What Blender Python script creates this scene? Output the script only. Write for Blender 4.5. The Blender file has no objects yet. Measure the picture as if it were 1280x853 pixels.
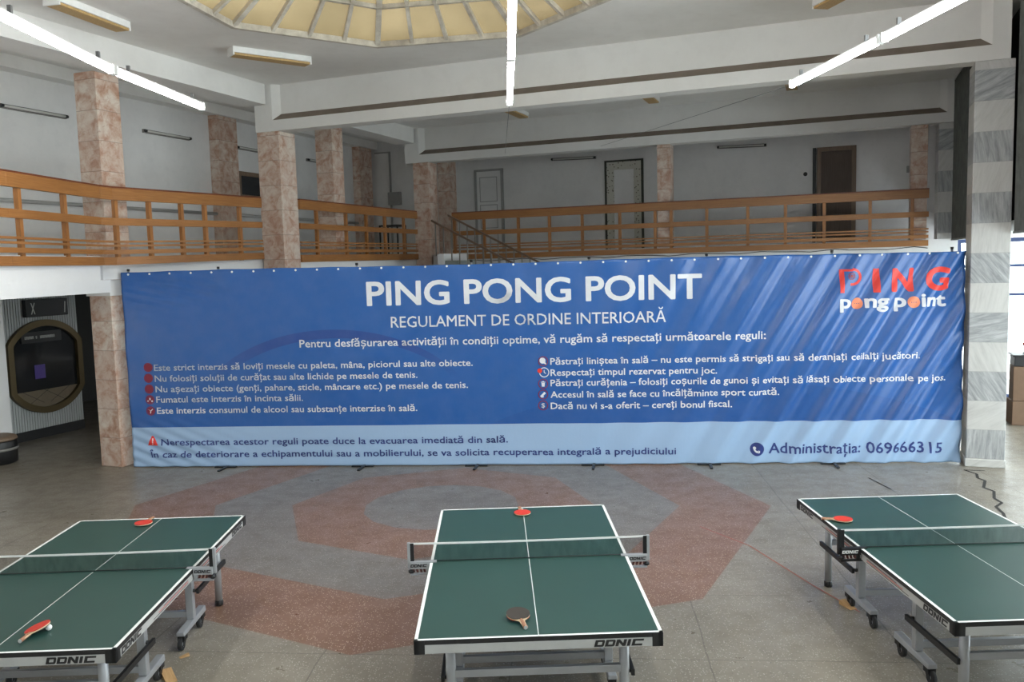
import bpy, bmesh, math, random
from mathutils import Vector, Matrix
random.seed(4)
C = bpy.context.scene.collection
SC = bpy.context.scene
PI = math.pi

# ------------------------------------------------------------------ camera
cam_d = bpy.data.cameras.new('camera'); cam = bpy.data.objects.new('camera', cam_d); C.objects.link(cam)
cam_d.sensor_width = 36.0; cam_d.lens = 36.0 * 1050 / 1280; cam_d.clip_start = .05; cam_d.clip_end = 200
pitch, roll = .0925, -.0265
fw = Vector((0, math.cos(pitch), -math.sin(pitch))); u0 = Vector((0, math.sin(pitch), math.cos(pitch))); r0 = Vector((1, 0, 0))
rt = r0 * math.cos(roll) + u0 * math.sin(roll); up = -r0 * math.sin(roll) + u0 * math.cos(roll)
M = Matrix((rt, up, -fw)).transposed().to_4x4(); M.translation = Vector((0, 0, 3.04)); cam.matrix_world = M
SC.camera = cam

# ------------------------------------------------------------------ light and exposure
SC.view_settings.view_transform = 'Standard'; SC.view_settings.look = 'None'
SC.view_settings.gamma = 1; SC.view_settings.use_curve_mapping = False
SC.view_settings.exposure = 0.14
SKY = 8.5
TUBE = 75.0
GLASS_DOME = (.047, .038, .0222)
w = bpy.data.worlds.new('World'); SC.world = w; w.use_nodes = True
w.node_tree.nodes['Background'].inputs[0].default_value = (.94, .97, 1, 1)
w.node_tree.nodes['Background'].inputs[1].default_value = SKY
SC.cycles.max_bounces = 14; SC.cycles.diffuse_bounces = 10; SC.cycles.transparent_max_bounces = 12
SC.cycles.use_denoising = True
SC.cycles.sample_clamp_indirect = 20.0

# room frame: origin at the near marble pillar, U to the right along the beams, V into the depth
A0 = Vector((6.39, 11.69, 0)); AL = math.radians(-21.5)
UV = Vector((math.cos(AL), math.sin(AL), 0)); VV = Vector((-math.sin(AL), math.cos(AL), 0))
def W(u, v, z=0): return A0 + UV * u + VV * v + Vector((0, 0, z))

def portal(name, loc, direction, sx, sy):
    d = bpy.data.lights.new(name, 'AREA'); d.shape = 'RECTANGLE'; d.size = sx; d.size_y = sy
    d.cycles.is_portal = True
    o = bpy.data.objects.new(name, d); C.objects.link(o); o.location = loc
    o.rotation_euler = Vector(direction).to_track_quat('-Z', 'Y').to_euler()
    return o
p = portal('window_daylight', W(3.35, -.4, 1.6), -UV, 1, 1)
p.rotation_euler = Matrix((VV, Vector((0, 0, 1)), UV)).transposed().to_euler(); p.data.size = 13.2; p.data.size_y = 3.2
p = portal('glazing_daylight', W(1.9, 6.4, 1.6), -VV, 1, 1)
p.rotation_euler = Matrix((-UV, Vector((0, 0, 1)), VV)).transposed().to_euler(); p.data.size = 2.7; p.data.size_y = 3.2
p = portal('upper_window_daylight', W(.75, -10.7, 4.95), -UV, 1, 1)
p.rotation_euler = Matrix((VV, Vector((0, 0, 1)), UV)).transposed().to_euler(); p.data.size = 11.3; p.data.size_y = 3.0
p = portal('skylight_daylight', (-1.36, 10.57, 8.3), (0, 0, -1), 6, 6)

# ------------------------------------------------------------------ materials
class N:
    def __init__(s, name):
        s.m = bpy.data.materials.new(name); s.m.use_nodes = True
        s.t = s.m.node_tree; s.b = s.t.nodes['Principled BSDF']; s.out = s.t.nodes['Material Output']
    def n(s, typ, **kw):
        x = s.t.nodes.new(typ)
        for k, v in kw.items(): setattr(x, k, v)
        return x
    def l(s, a, b): s.t.links.new(a, b)
    def math(s, op, a, b=None, c=None):
        x = s.n('ShaderNodeMath', operation=op)
        for i, q in enumerate((a, b, c)):
            if q is None: continue
            if isinstance(q, (int, float)): x.inputs[i].default_value = q
            else: s.l(q, x.inputs[i])
        return x.outputs[0]
    def pos(s, scale=(1, 1, 1), rot=(0, 0, 0), obj=False):
        if obj: src = s.n('ShaderNodeTexCoord').outputs['Object']
        else: src = s.n('ShaderNodeNewGeometry').outputs['Position']
        mp = s.n('ShaderNodeMapping'); s.l(src, mp.inputs[0])
        mp.inputs['Scale'].default_value = scale; mp.inputs['Rotation'].default_value = rot
        return mp.outputs[0]
    def noise(s, vec, scale, detail=4, rough=.55, dist=0):
        x = s.n('ShaderNodeTexNoise'); s.l(vec, x.inputs['Vector'])
        x.inputs['Scale'].default_value = scale; x.inputs['Detail'].default_value = detail
        x.inputs['Roughness'].default_value = rough; x.inputs['Distortion'].default_value = dist
        return x.outputs['Fac']
    def ramp(s, f, stops):
        x = s.n('ShaderNodeValToRGB'); s.l(f, x.inputs[0]); e = x.color_ramp.elements
        while len(e) < len(stops): e.new(.5)
        for i, (p, c) in enumerate(stops):
            e[i].position = p; e[i].color = (c if len(c) == 4 else (*c, 1)) if isinstance(c, tuple) else (c, c, c, 1)
        return x.outputs[0]
    def mix(s, f, a, b, mode='MIX'):
        x = s.n('ShaderNodeMix', data_type='RGBA', blend_type=mode)
        for i, q in ((0, f), (6, a), (7, b)):
            if isinstance(q, (int, float)): x.inputs[i].default_value = q
            elif isinstance(q, tuple): x.inputs[i].default_value = (*q, 1)
            else: s.l(q, x.inputs[i])
        return x.outputs[2]
    def bump(s, h, strength=.2, dist=.01):
        x = s.n('ShaderNodeBump'); x.inputs['Strength'].default_value = strength; x.inputs['Distance'].default_value = dist
        s.l(h, x.inputs['Height']); s.l(x.outputs[0], s.b.inputs['Normal'])
    def set(s, col=None, rough=None, metal=None, spec=None, coat=None):
        for k, v in (('Base Color', col), ('Roughness', rough), ('Metallic', metal), ('Specular IOR Level', spec), ('Coat Weight', coat)):
            if v is None: continue
            if isinstance(v, tuple): s.b.inputs[k].default_value = (*v, 1)
            elif isinstance(v, (int, float)): s.b.inputs[k].default_value = v
            else: s.l(v, s.b.inputs[k])
        return s

def plain(name, col, rough=.5, metal=0, spec=.5, var=.06, scale=9):
    n = N(name); f = n.noise(n.pos(), scale)
    c = n.ramp(f, [(.25, tuple(max(0, x * (1 - var)) for x in col)), (.75, tuple(min(1, x * (1 + var)) for x in col))])
    n.set(c, rough, metal, spec); return n.m

def painted(name, col, dirt, amount=.5, scale=.7, rough=.85):
    n = N(name); v = n.pos()
    a = n.noise(v, scale, 6, .6); b = n.noise(v, scale * 9, 5, .65)
    m = n.math('MULTIPLY', n.ramp(a, [(.38, 0.0), (.72, 1.0)]), amount)
    c = n.mix(m, col, dirt)
    c = n.mix(n.math('MULTIPLY', n.ramp(b, [(.5, 0.0), (.8, 1.0)]), amount * .5), c, dirt)
    n.set(c, rough, 0, .2); n.bump(b, .08, .01); return n.m

def pink_marble():
    n = N('pink_marble'); v = n.pos()
    sep = n.n('ShaderNodeSeparateXYZ'); n.l(v, sep.inputs[0])
    t = n.math('MULTIPLY', sep.outputs[2], 1 / .46)
    idx = n.math('FLOOR', t); fr = n.math('FRACT', t)
    wn = n.n('ShaderNodeTexWhiteNoise', noise_dimensions='1D'); n.l(idx, wn.inputs['W'])
    off = n.n('ShaderNodeVectorMath', operation='ADD'); n.l(v, off.inputs[0])
    sc = n.n('ShaderNodeVectorMath', operation='SCALE'); n.l(wn.outputs['Color'], sc.inputs[0]); sc.inputs[3].default_value = 9
    n.l(sc.outputs[0], off.inputs[1]); q = off.outputs[0]
    a = n.noise(q, 5.0, 7, .66, .5); b = n.noise(q, 16, 6, .7, .6)
    c = n.ramp(a, [(.31, (.36, .19, .12)), (.41, (.50, .325, .24)), (.50, (.60, .47, .385)), (.62, (.70, .63, .55))])
    c = n.mix(n.math('MULTIPLY', n.ramp(b, [(.55, 0.0), (.72, 1.0)]), .6), c, (.34, .15, .10))
    tint = n.math('MULTIPLY_ADD', wn.outputs['Value'], .34, .0)
    c = n.mix(tint, c, (.44, .24, .17))
    jt = n.math('LESS_THAN', fr, .022)
    c = n.mix(n.math('MULTIPLY', jt, .55), c, (.2, .13, .1))
    n.set(c, .38, 0, .45); return n.m

def grey_marble():
    n = N('grey_marble'); v = n.pos()
    sep = n.n('ShaderNodeSeparateXYZ'); n.l(v, sep.inputs[0])
    t = n.math('MULTIPLY', n.math('SUBTRACT', sep.outputs[2], .12), 1 / .412)
    idx = n.math('FLOOR', t); fr = n.math('FRACT', t)
    par = n.math('ABSOLUTE', n.math('MODULO', idx, 2.0))
    wn = n.n('ShaderNodeTexWhiteNoise', noise_dimensions='1D'); n.l(idx, wn.inputs['W'])
    rot = n.n('ShaderNodeVectorRotate', rotation_type='AXIS_ANGLE'); n.l(v, rot.inputs['Vector'])
    rot.inputs['Axis'].default_value = VV; n.l(n.math('MULTIPLY_ADD', wn.outputs['Value'], 2.2, .2), rot.inputs['Angle'])
    mp = n.n('ShaderNodeMapping'); n.l(rot.outputs[0], mp.inputs[0]); mp.inputs['Scale'].default_value = (1.3, 1.3, 11)
    add = n.n('ShaderNodeVectorMath', operation='ADD'); n.l(mp.outputs[0], add.inputs[0]); n.l(wn.outputs['Color'], add.inputs[1])
    a = n.noise(add.outputs[0], 2.0, 8, .7, .5)
    dark = n.ramp(a, [(.36, (.25, .26, .265)), (.5, (.36, .37, .375)), (.66, (.50, .51, .515))])
    light = n.ramp(a, [(.3, (.46, .455, .44)), (.5, (.54, .535, .515)), (.7, (.59, .585, .565))])
    c = n.mix(par, dark, light)
    jt = n.math('LESS_THAN', fr, .014)
    c = n.mix(n.math('MULTIPLY', jt, .5), c, (.25, .25, .24))
    n.set(c, .3, 0, .5); return n.m

def wood(name, dark, light, rough=.35, sc=(1.2, 1.2, 26), obj=False):
    n = N(name); v = n.pos(sc, obj=obj); a = n.noise(v, 2.2, 6, .6, .7)
    b = n.noise(n.pos(obj=obj), .9, 3)
    c = n.ramp(a, [(.3, dark), (.7, light)])
    c = n.mix(n.math('MULTIPLY', n.ramp(b, [(.4, 0.0), (.7, 1.0)]), .45), c, tuple(x * .72 for x in dark))
    n.set(c, rough, 0, .5); n.bump(a, .08, .004); return n.m

def terrazzo(name, base, base2, chip, chip2, joints=True, rough=.34):
    n = N(name); v = n.pos()
    big = n.noise(v, .55, 6, .62); mid = n.noise(v, 4.0, 6, .65)
    c = n.mix(n.ramp(big, [(.35, 0.0), (.7, 1.0)]), base, base2)
    c = n.mix(n.math('MULTIPLY', n.ramp(mid, [(.45, 0.0), (.75, 1.0)]), .35), c, tuple(x * .62 for x in base))
    for sc, th, col, k in ((56, .28, chip, .7), (36, .19, chip2, .7)):
        vo = n.n('ShaderNodeTexVoronoi', feature='F1'); n.l(v, vo.inputs['Vector']); vo.inputs['Scale'].default_value = sc
        f = n.math('LESS_THAN', vo.outputs['Distance'], th)
        sepc = n.n('ShaderNodeSeparateColor'); n.l(vo.outputs['Color'], sepc.inputs[0])
        f = n.math('MULTIPLY', f, n.math('GREATER_THAN', sepc.outputs[0], .45))
        c = n.mix(n.math('MULTIPLY', f, k), c, col)
    if joints:
        sep = n.n('ShaderNodeSeparateXYZ'); n.l(n.pos((1, 1, 1), (0, 0, .09)), sep.inputs[0])
        wob = n.math('MULTIPLY', n.noise(v, 1.4, 3), .05)
        j = None
        for k, off, per in ((0, .35, 1.5), (1, .62, 1.25)):
            fr = n.math('FRACT', n.math('DIVIDE', n.math('ADD', n.math('ADD', sep.outputs[k], off + 40), wob), per))
            q = n.math('LESS_THAN', n.math('ABSOLUTE', n.math('SUBTRACT', fr, .5)), .0042)
            j = q if j is None else n.math('MAXIMUM', j, q)
        c = n.mix(n.math('MULTIPLY', j, .5), c, tuple(x * .35 for x in base))
    st = n.noise(n.pos((1, .45, 1)), 1.7, 7, .7)
    c = n.mix(n.math('MULTIPLY', n.ramp(st, [(.58, 0.0), (.74, 1.0)]), .38), c, (.11, .095, .08))
    n.set(c, n.ramp(mid, [(.3, rough - .08), (.7, rough + .12)]), 0, .45); return n.m

def pane(name, tint, alpha_t=.92, rough=.05):
    n = N(name); tr = n.n('ShaderNodeBsdfTransparent'); tr.inputs[0].default_value = (*tint, 1)
    gl = n.n('ShaderNodeBsdfGlossy'); gl.inputs['Roughness'].default_value = rough
    f = n.noise(n.pos(), 3.0); ms = n.n('ShaderNodeMixShader')
    n.l(n.ramp(f, [(0.0, 1 - alpha_t), (1.0, 1 - alpha_t + .03)]), ms.inputs[0])
    n.l(tr.outputs[0], ms.inputs[1]); n.l(gl.outputs[0], ms.inputs[2]); n.l(ms.outputs[0], n.out.inputs[0])
    n.t.nodes.remove(n.b); return n.m

def dome_glass():
    n = N('amber_frosted_glass'); v = n.pos()
    a = n.noise(v, 1.1, 6, .6); b = n.noise(v, 22, 5, .7)
    g = GLASS_DOME
    c = n.ramp(a, [(.3, tuple(x * .72 for x in g)), (.5, g), (.72, tuple(min(1, x * 1.4) for x in g))])
    c = n.mix(n.math('MULTIPLY', n.ramp(b, [(.5, 0.0), (.75, 1.0)]), .45), c, tuple(x * .5 for x in g))
    tl = n.n('ShaderNodeBsdfTranslucent'); n.l(c, tl.inputs[0])
    df = n.n('ShaderNodeBsdfDiffuse'); df.inputs[0].default_value = (.26, .20, .10, 1)
    ad = n.n('ShaderNodeAddShader'); n.l(tl.outputs[0], ad.inputs[0]); n.l(df.outputs[0], ad.inputs[1])
    n.l(ad.outputs[0], n.out.inputs[0]); n.t.nodes.remove(n.b); return n.m

def lamp_mat():
    n = N('lit_tube'); f = n.noise(n.pos(), 2.0)
    n.b.inputs['Base Color'].default_value = (.9, .9, .9, 1)
    n.l(n.ramp(f, [(0.0, (1.0, .98, .955)), (1.0, (1.0, .985, .96))]), n.b.inputs['Emission Color'])
    n.b.inputs['Emission Strength'].default_value = TUBE; return n.m

def net_mat():
    n = N('net_mesh'); tr = n.n('ShaderNodeBsdfTransparent'); df = n.n('ShaderNodeBsdfDiffuse')
    df.inputs[0].default_value = (.008, .014, .012, 1); ms = n.n('ShaderNodeMixShader')
    f = n.noise(n.pos((1, 1, .3)), 26, 3)
    n.l(n.ramp(f, [(.3, .20), (.7, .38)]), ms.inputs[0])
    n.l(tr.outputs[0], ms.inputs[1]); n.l(df.outputs[0], ms.inputs[2]); n.l(ms.outputs[0], n.out.inputs[0])
    n.t.nodes.remove(n.b); return n.m

MT = {}
MT['wall'] = painted('plaster_wall', (.80, .795, .785), (.56, .56, .56), .5, .6)
MT['ceil'] = painted('ceiling_paint', (.85, .84, .815), (.64, .62, .585), .55, .5)
MT['beam'] = painted('beam_paint', (.79, .78, .755), (.58, .56, .53), .4, .5)
MT['white'] = painted('white_paint', (.80, .80, .80), (.62, .61, .60), .3, .8)
MT['dust'] = painted('dusty_ledge', (.23, .19, .155), (.14, .115, .09), .6, 3)
MT['pink'] = pink_marble(); MT['grey'] = grey_marble()
MT['oak'] = wood('varnished_wood', (.28, .112, .030), (.41, .185, .058))
MT['oakpost'] = wood('varnished_post', (.30, .12, .035), (.46, .20, .06), sc=(9, 9, 1.2))
MT['redwood'] = wood('dark_red_wood', (.13, .035, .014), (.22, .06, .02))
MT['door'] = wood('brown_door_slats', (.085, .058, .042), (.15, .105, .075), .5, (26, 26, 1))
MT['doorframe'] = wood('brown_door_frame', (.17, .115, .075), (.25, .175, .12), .5, (8, 8, 1))
MT['floor'] = terrazzo('grey_terrazzo', (.208, .182, .142), (.285, .253, .206), (.52, .49, .43), (.13, .115, .10))
MT['floorin'] = terrazzo('inner_grey_terrazzo', (.178, .158, .136), (.225, .202, .178), (.48, .45, .41), (.12, .11, .10), False)
MT['floorred'] = terrazzo('red_terrazzo', (.205, .112, .072), (.25, .146, .098), (.66, .55, .44), (.17, .075, .05), False)
MT['crack'] = plain('crack_dark', (.025, .022, .02), .9)
MT['redline'] = plain('red_floor_line', (.36, .12, .085), .6)
MT['black'] = plain('black_plastic', (.012, .012, .013), .45)
MT['edge'] = plain('black_table_edge', (.016, .016, .017), .5)
MT['alu'] = plain('silver_lacquer', (.42, .43, .45), .38, .35)
MT['apron'] = plain('light_grey_apron', (.46, .46, .45), .45)
MT['green'] = plain('table_green', (.022, .066, .055), .42, 0, .5, .05, 3)
MT['line'] = plain('white_line', (.80, .82, .80), .6)
MT['rubber'] = plain('wheel_rubber', (.02, .02, .021), .7)
MT['redrub'] = plain('red_rubber', (.62, .035, .018), .55)
MT['darkrub'] = plain('worn_dark_rubber', (.034, .026, .021), .6)
MT['blade'] = wood('paddle_ply', (.55, .40, .24), (.72, .56, .38), .5, (30, 30, 30), True)
MT['handle'] = wood('paddle_handle', (.30, .12, .06), (.50, .26, .16), .45, (40, 4, 40), True)
MT['ball'] = plain('white_ball', (.82, .82, .80), .4)
MT['net'] = net_mat()
MT['tape'] = plain('net_tape_white', (.80, .80, .78), .7)
MT['wedge'] = wood('raw_wedge_wood', (.42, .24, .10), (.60, .38, .18), .8, (3, 30, 3), True)
MT['card'] = plain('cardboard', (.20, .125, .08), .85)
MT['tapeb'] = plain('parcel_tape', (.32, .24, .17), .4)
MT['blue'] = plain('blue_window_frame', (.035, .06, .16), .45)
MT['glass'] = pane('window_glass', (.93, .97, .96))
MT['dome'] = dome_glass()
MT['domeframe'] = painted('weathered_cream_metal', (.68, .64, .56), (.24, .20, .16), .6, 5)
MT['lit'] = lamp_mat()
MT['lamphouse'] = plain('lamp_housing', (.55, .55, .56), .4)
MT['fixt'] = plain('fixture_white', (.80, .80, .78), .5)
MT['yellow'] = plain('yellowed_diffuser', (.50, .33, .14), .5, 0, .4, .2, 40)
MT['oldtube'] = plain('unlit_tube', (.62, .62, .58), .35)
MT['oldmetal'] = plain('dull_fixture_metal', (.20, .19, .175), .6)
MT['blind'] = plain('dark_ribbed_blind', (.11, .118, .108), .55, 0, .4, .3, 5)
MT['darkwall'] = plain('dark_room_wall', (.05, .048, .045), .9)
MT['rib'] = painted('white_ribbed_panel', (.60, .62, .62), (.45, .46, .46), .4, 2)
MT['gold'] = plain('old_brass_frame', (.11, .078, .034), .4, .5)
MT['mirror'] = plain('dark_mirror_glass', (.020, .022, .026), .08, 0, .9)
MT['cream'] = plain('cream_lower_panel', (.22, .17, .11), .6)
MT['reflection_violet'] = plain('violet_reflection', (.10, .06, .32), .3)
MT['rail'] = plain('brown_handrail', (.16, .10, .065), .4)
MT['bal'] = plain('baluster_metal', (.20, .185, .165), .5)
MT['step'] = painted('stair_concrete', (.30, .33, .31), (.2, .21, .2), .5, 3)
MT['paneltrim'] = plain('dark_green_trim', (.045, .05, .035), .6)
MT['gbox'] = plain('grey_box', (.34, .34, .33), .6)
MT['pipegrey'] = plain('pipe_grey', (.42, .42, .41), .5)
MT['wire'] = plain('steel_wire', (.16, .16, .16), .5, .5)
MT['vinylgrey'] = plain('grey_pole', (.35, .36, .38), .4, .4)

def mosaic_mat():
    n = N('speckled_border'); v = n.pos()
    vo = n.n('ShaderNodeTexVoronoi', feature='F1'); n.l(v, vo.inputs['Vector']); vo.inputs['Scale'].default_value = 17
    f = n.math('LESS_THAN', vo.outputs['Distance'], .30)
    sepc = n.n('ShaderNodeSeparateColor'); n.l(vo.outputs['Color'], sepc.inputs[0])
    f = n.math('MULTIPLY', f, n.math('GREATER_THAN', sepc.outputs[1], .4))
    n.set(n.mix(f, (.58, .57, .50), (.16, .15, .11)), .8); return n.m
MT['mosaic'] = mosaic_mat()

# ------------------------------------------------------------------ mesh builder
class MB:
    def __init__(s): s.v = []; s.f = []; s.m = []; s.s = []
    def face(s, idx, mi=0, sm=False): s.f.append(tuple(idx)); s.m.append(mi); s.s.append(sm)
    def poly(s, pts, mi=0):
        b = len(s.v); s.v += [tuple(p) for p in pts]; s.face(range(b, b + len(pts)), mi); return s
    def hexa(s, p, mi=0):          # 8 points: bottom ring then top ring
        b = len(s.v); s.v += [tuple(q) for q in p]
        for q in ((3, 2, 1, 0), (4, 5, 6, 7), (0, 1, 5, 4), (1, 2, 6, 5), (2, 3, 7, 6), (3, 0, 4, 7)): s.face([b + i for i in q], mi)
        return s
    def box(s, x0, x1, y0, y1, z0, z1, mi=0):
        return s.hexa([(x0, y0, z0), (x1, y0, z0), (x1, y1, z0), (x0, y1, z0), (x0, y0, z1), (x1, y0, z1), (x1, y1, z1), (x0, y1, z1)], mi)
    def prism(s, poly, z0, z1, mi=0, smooth=False, mit=None):
        n = len(poly); b = len(s.v)
        s.v += [(x, y, z0) for x, y in poly] + [(x, y, z1) for x, y in poly]
        s.face([b + i for i in range(n - 1, -1, -1)], mi); s.face([b + n + i for i in range(n)], mi if mit is None else mit)
        for i in range(n): j = (i + 1) % n; s.face((b + i, b + j, b + n + j, b + n + i), mi, smooth)
        return s
    def cyl(s, p0, p1, r, n=14, mi=0, r1=None, caps=True):
        p0 = Vector(p0); p1 = Vector(p1); d = (p1 - p0).normalized(); r1 = r if r1 is None else r1
        a = d.orthogonal().normalized(); c = d.cross(a); b = len(s.v)
        for p, q in ((p0, r), (p1, r1)):
            for i in range(n):
                t = 2 * PI * i / n; s.v.append(tuple(p + (a * math.cos(t) + c * math.sin(t)) * q))
        for i in range(n): j = (i + 1) % n; s.face((b + i, b + j, b + n + j, b + n + i), mi, True)
        if caps: s.face([b + i for i in range(n - 1, -1, -1)], mi); s.face([b + n + i for i in range(n)], mi)
        return s
    def tube(s, pts, r, n=8, mi=0):
        for a, b in zip(pts[:-1], pts[1:]): s.cyl(a, b, r, n, mi)
        return s
    def lathe(s, c, prof, n=24, mi=0):      # prof: (radius, z)
        b = len(s.v)
        for r, z in prof:
            for i in range(n): t = 2 * PI * i / n; s.v.append((c[0] + r * math.cos(t), c[1] + r * math.sin(t), c[2] + z))
        for k in range(len(prof) - 1):
            for i in range(n):
                j = (i + 1) % n; s.face((b + k * n + i, b + k * n + j, b + (k + 1) * n + j, b + (k + 1) * n + i), mi, True)
        s.face([b + i for i in range(n - 1, -1, -1)], mi); s.face([b + (len(prof) - 1) * n + i for i in range(n)], mi)
        return s
    def sphere(s, c, r, mi=0, n=16):
        k = n // 2
        return s.lathe(c, [(max(1e-4, r * math.sin(PI * i / k)), -r * math.cos(PI * i / k)) for i in range(k + 1)], n, mi)
    def strip(s, pts, th, z0, z1, mi=0):    # a board following a plan line
        dz = [p[2] if len(p) > 2 else 0 for p in pts]; pts = [Vector((p[0], p[1], 0)) for p in pts]; off = []
        for i, p in enumerate(pts):
            a = pts[max(i - 1, 0)]; b = pts[min(i + 1, len(pts) - 1)]; d = (b - a).normalized(); off.append(Vector((-d.y, d.x, 0)) * th / 2)
        for i in range(len(pts) - 1):
            p, q = pts[i], pts[i + 1]; c = [p - off[i], q - off[i + 1], q + off[i + 1], p + off[i]]
            h_ = [dz[i], dz[i + 1], dz[i + 1], dz[i]]; s.hexa([(x.x, x.y, z0 + k_) for x, k_ in zip(c, h_)] + [(x.x, x.y, z1 + k_) for x, k_ in zip(c, h_)], mi)
        return s
    def build(s, name, mats, parent=None, bevel=0):
        me = bpy.data.meshes.new(name); me.from_pydata(s.v, [], s.f)
        mats = mats if isinstance(mats, (list, tuple)) else [mats]
        for m in mats: me.materials.append(MT[m] if isinstance(m, str) else m)
        me.polygons.foreach_set('material_index', s.m); me.polygons.foreach_set('use_smooth', s.s)
        me.update()
        o = bpy.data.objects.new(name, me); C.objects.link(o)
        if parent is not None: o.parent = parent
        if bevel:
            bv = o.modifiers.new('bevel', 'BEVEL'); bv.width = bevel; bv.segments = 2; bv.limit_method = 'ANGLE'; bv.angle_limit = math.radians(40)
        return o

def empty(name, loc, rz=0, label=None, cat=None, group=None):
    o = bpy.data.objects.new(name, None); C.objects.link(o); o.location = loc; o.rotation_euler = (0, 0, rz); o.empty_display_size = .1
    return tag(o, label, cat, group)
def tag(o, label=None, cat=None, group=None, kind=None):
    if label: o['label'] = label
    if cat: o['category'] = cat
    if group: o['group'] = group
    if kind: o['kind'] = kind
    return o
def room(o):                     # put an object built in (u, v, z) into the room frame
    o.location = A0; o.rotation_euler = (0, 0, AL); return o
def struct(mb, name, mats, label=None, cat=None, bevel=0):
    o = room(mb.build(name, mats, None, bevel)); return tag(o, label, cat or name.split('_')[0], None, 'structure')
def link_copy(o, parent):
    c = o.copy(); C.objects.link(c); c.parent = parent; return c

# ------------------------------------------------------------------ text
def text_geo(body, res=2):
    """triangles of a line of text, cap height 1, starting at x = 0; returns verts, faces, width"""
    cu = bpy.data.curves.new('t', 'FONT'); cu.body = body; cu.size = 1; cu.resolution_u = res
    o = bpy.data.objects.new('t', cu); C.objects.link(o)
    dg = bpy.context.evaluated_depsgraph_get(); dg.update()
    me = bpy.data.meshes.new_from_object(o.evaluated_get(dg))
    vs = [v.co.copy() for v in me.vertices]; fs = [tuple(p.vertices) for p in me.polygons]
    C.objects.unlink(o); bpy.data.objects.remove(o); bpy.data.meshes.remove(me); bpy.data.curves.remove(cu)
    return vs, fs
_cap = []
def text_norm(body, bold=0.0):
    """the line with its strokes widened by bold cap heights: the outline laid again at small offsets"""
    res = 4 if bold > .032 else 2
    if not _cap: v, _ = text_geo('H'); _cap.extend((min(p.y for p in v), max(p.y for p in v)))
    y0, y1 = _cap; vs, fs = text_geo(body, res); k = 1 / (y1 - y0); x0 = min(p.x for p in vs)
    base = [((p.x - x0) * k, (p.y - y0) * k) for p in vs]; wd = max(p[0] for p in base)
    if bold <= 0: return base, fs, wd
    n = 8 if bold > .032 else 4; V = []; F = []
    for i in range(n):
        a = 2 * PI * (i + .5) / n; dx, dy = bold * math.cos(a), bold * math.sin(a); o = len(V)
        V += [(x + dx + bold, (y + dy + bold) / (1 + 2 * bold)) for x, y in base]; F += [tuple(j + o for j in f_) for f_ in fs]
    return V, F, wd + 2 * bold

def donic(cx, x0, w, h, shear=.28):
    """the five slanted block letters on a table, as quads; x runs along the panel"""
    q = []; lw = .195; g = .0125
    def rect(o, a, b, c, d): q.append([(o + a, c), (o + b, c), (o + b, d), (o + a, d)])
    t = .062; s = .29
    for i, ch in enumerate('DONIC'):
        o = {0: 0, 1: .215, 2: .43, 3: .66, 4: .755}[i]
        if ch in 'DO':
            rect(o, 0, t, 0, 1); rect(o, t, lw - .05, 0, s); rect(o, t, lw - .05, 1 - s, 1)
            q.append([(o + lw - .05, 0), (o + lw - .02, 0), (o + lw, .18), (o + lw, .82), (o + lw - .02, 1), (o + lw - .05, 1)])
        elif ch == 'N':
            rect(o, 0, t, 0, 1); rect(o, lw - t + .01, lw + .01, 0, 1)
            q.append([(o + t, 1), (o + t, .55), (o + lw - t + .01, 0), (o + lw - t + .01, .45)])
        elif ch == 'I': rect(o, 0, t, 0, 1)
        else:
            rect(o, 0, t, 0, 1); rect(o, t, lw + .02, 0, s); rect(o, t, lw + .03, 1 - s, 1)
    out = []
    for pl in q: out.append([(x0 + (x * w / .985) + shear * y * h, y * h) for x, y in pl])
    return out

# ------------------------------------------------------------------ the room
# floor with its octagonal terrazzo rings
fc = Vector((-.95, 10.42)); f = MB()
def octo(R, z, off=-5.5, mi=0, n=8):
    f.poly([(fc.x + R * math.cos(math.radians(off + 360 / n * k)), fc.y + R * math.sin(math.radians(off + 360 / n * k)), z) for k in range(n)], mi)
base = [W(-19, -16.5), W(3.3, -16.5), W(3.3, 9.4), W(-19, 9.4)]
f.poly([(p.x, p.y, 0) for p in base], 0)
octo(4.08, .0007, mi=1); octo(2.98, .0014, mi=2); octo(1.95, .0021, mi=1); octo(.98, .0028, mi=2, n=16)
def floor_line(pts, wd, mi, z=.0035):
    for a, b in zip(pts[:-1], pts[1:]):
        a = Vector((*a, z)); b = Vector((*b, z)); d = (b - a).normalized(); n = Vector((-d.y, d.x, 0)) * wd / 2
        f.poly([a - n, b - n, b + n, a + n], mi)
floor_line([(6.25, 11.48), (6.30, 11.25), (6.20, 11.04), (6.22, 10.9), (6.02, 10.58), (6.05, 10.4), (5.88, 10.1), (5.86, 9.9), (5.70, 9.75), (5.64, 9.5), (5.5, 9.2)], .035, 3)
floor_line([(6.25, 11.48), (6.42, 11.42), (6.5, 11.4)], .03, 3)
floor_line([(2.08, 9.3), (2.45, 8.62), (2.72, 7.5), (2.9, 6.9)], .016, 4)
floor_line([(4.80, 11.2), (4.84, 10.6)], .02, 3)
fl = f.build('floor', ['floor', 'floorred', 'floorin', 'crack', 'redline']); tag(fl, 'grey terrazzo floor with concentric red octagonal bands', 'floor', None, 'structure')

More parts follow.
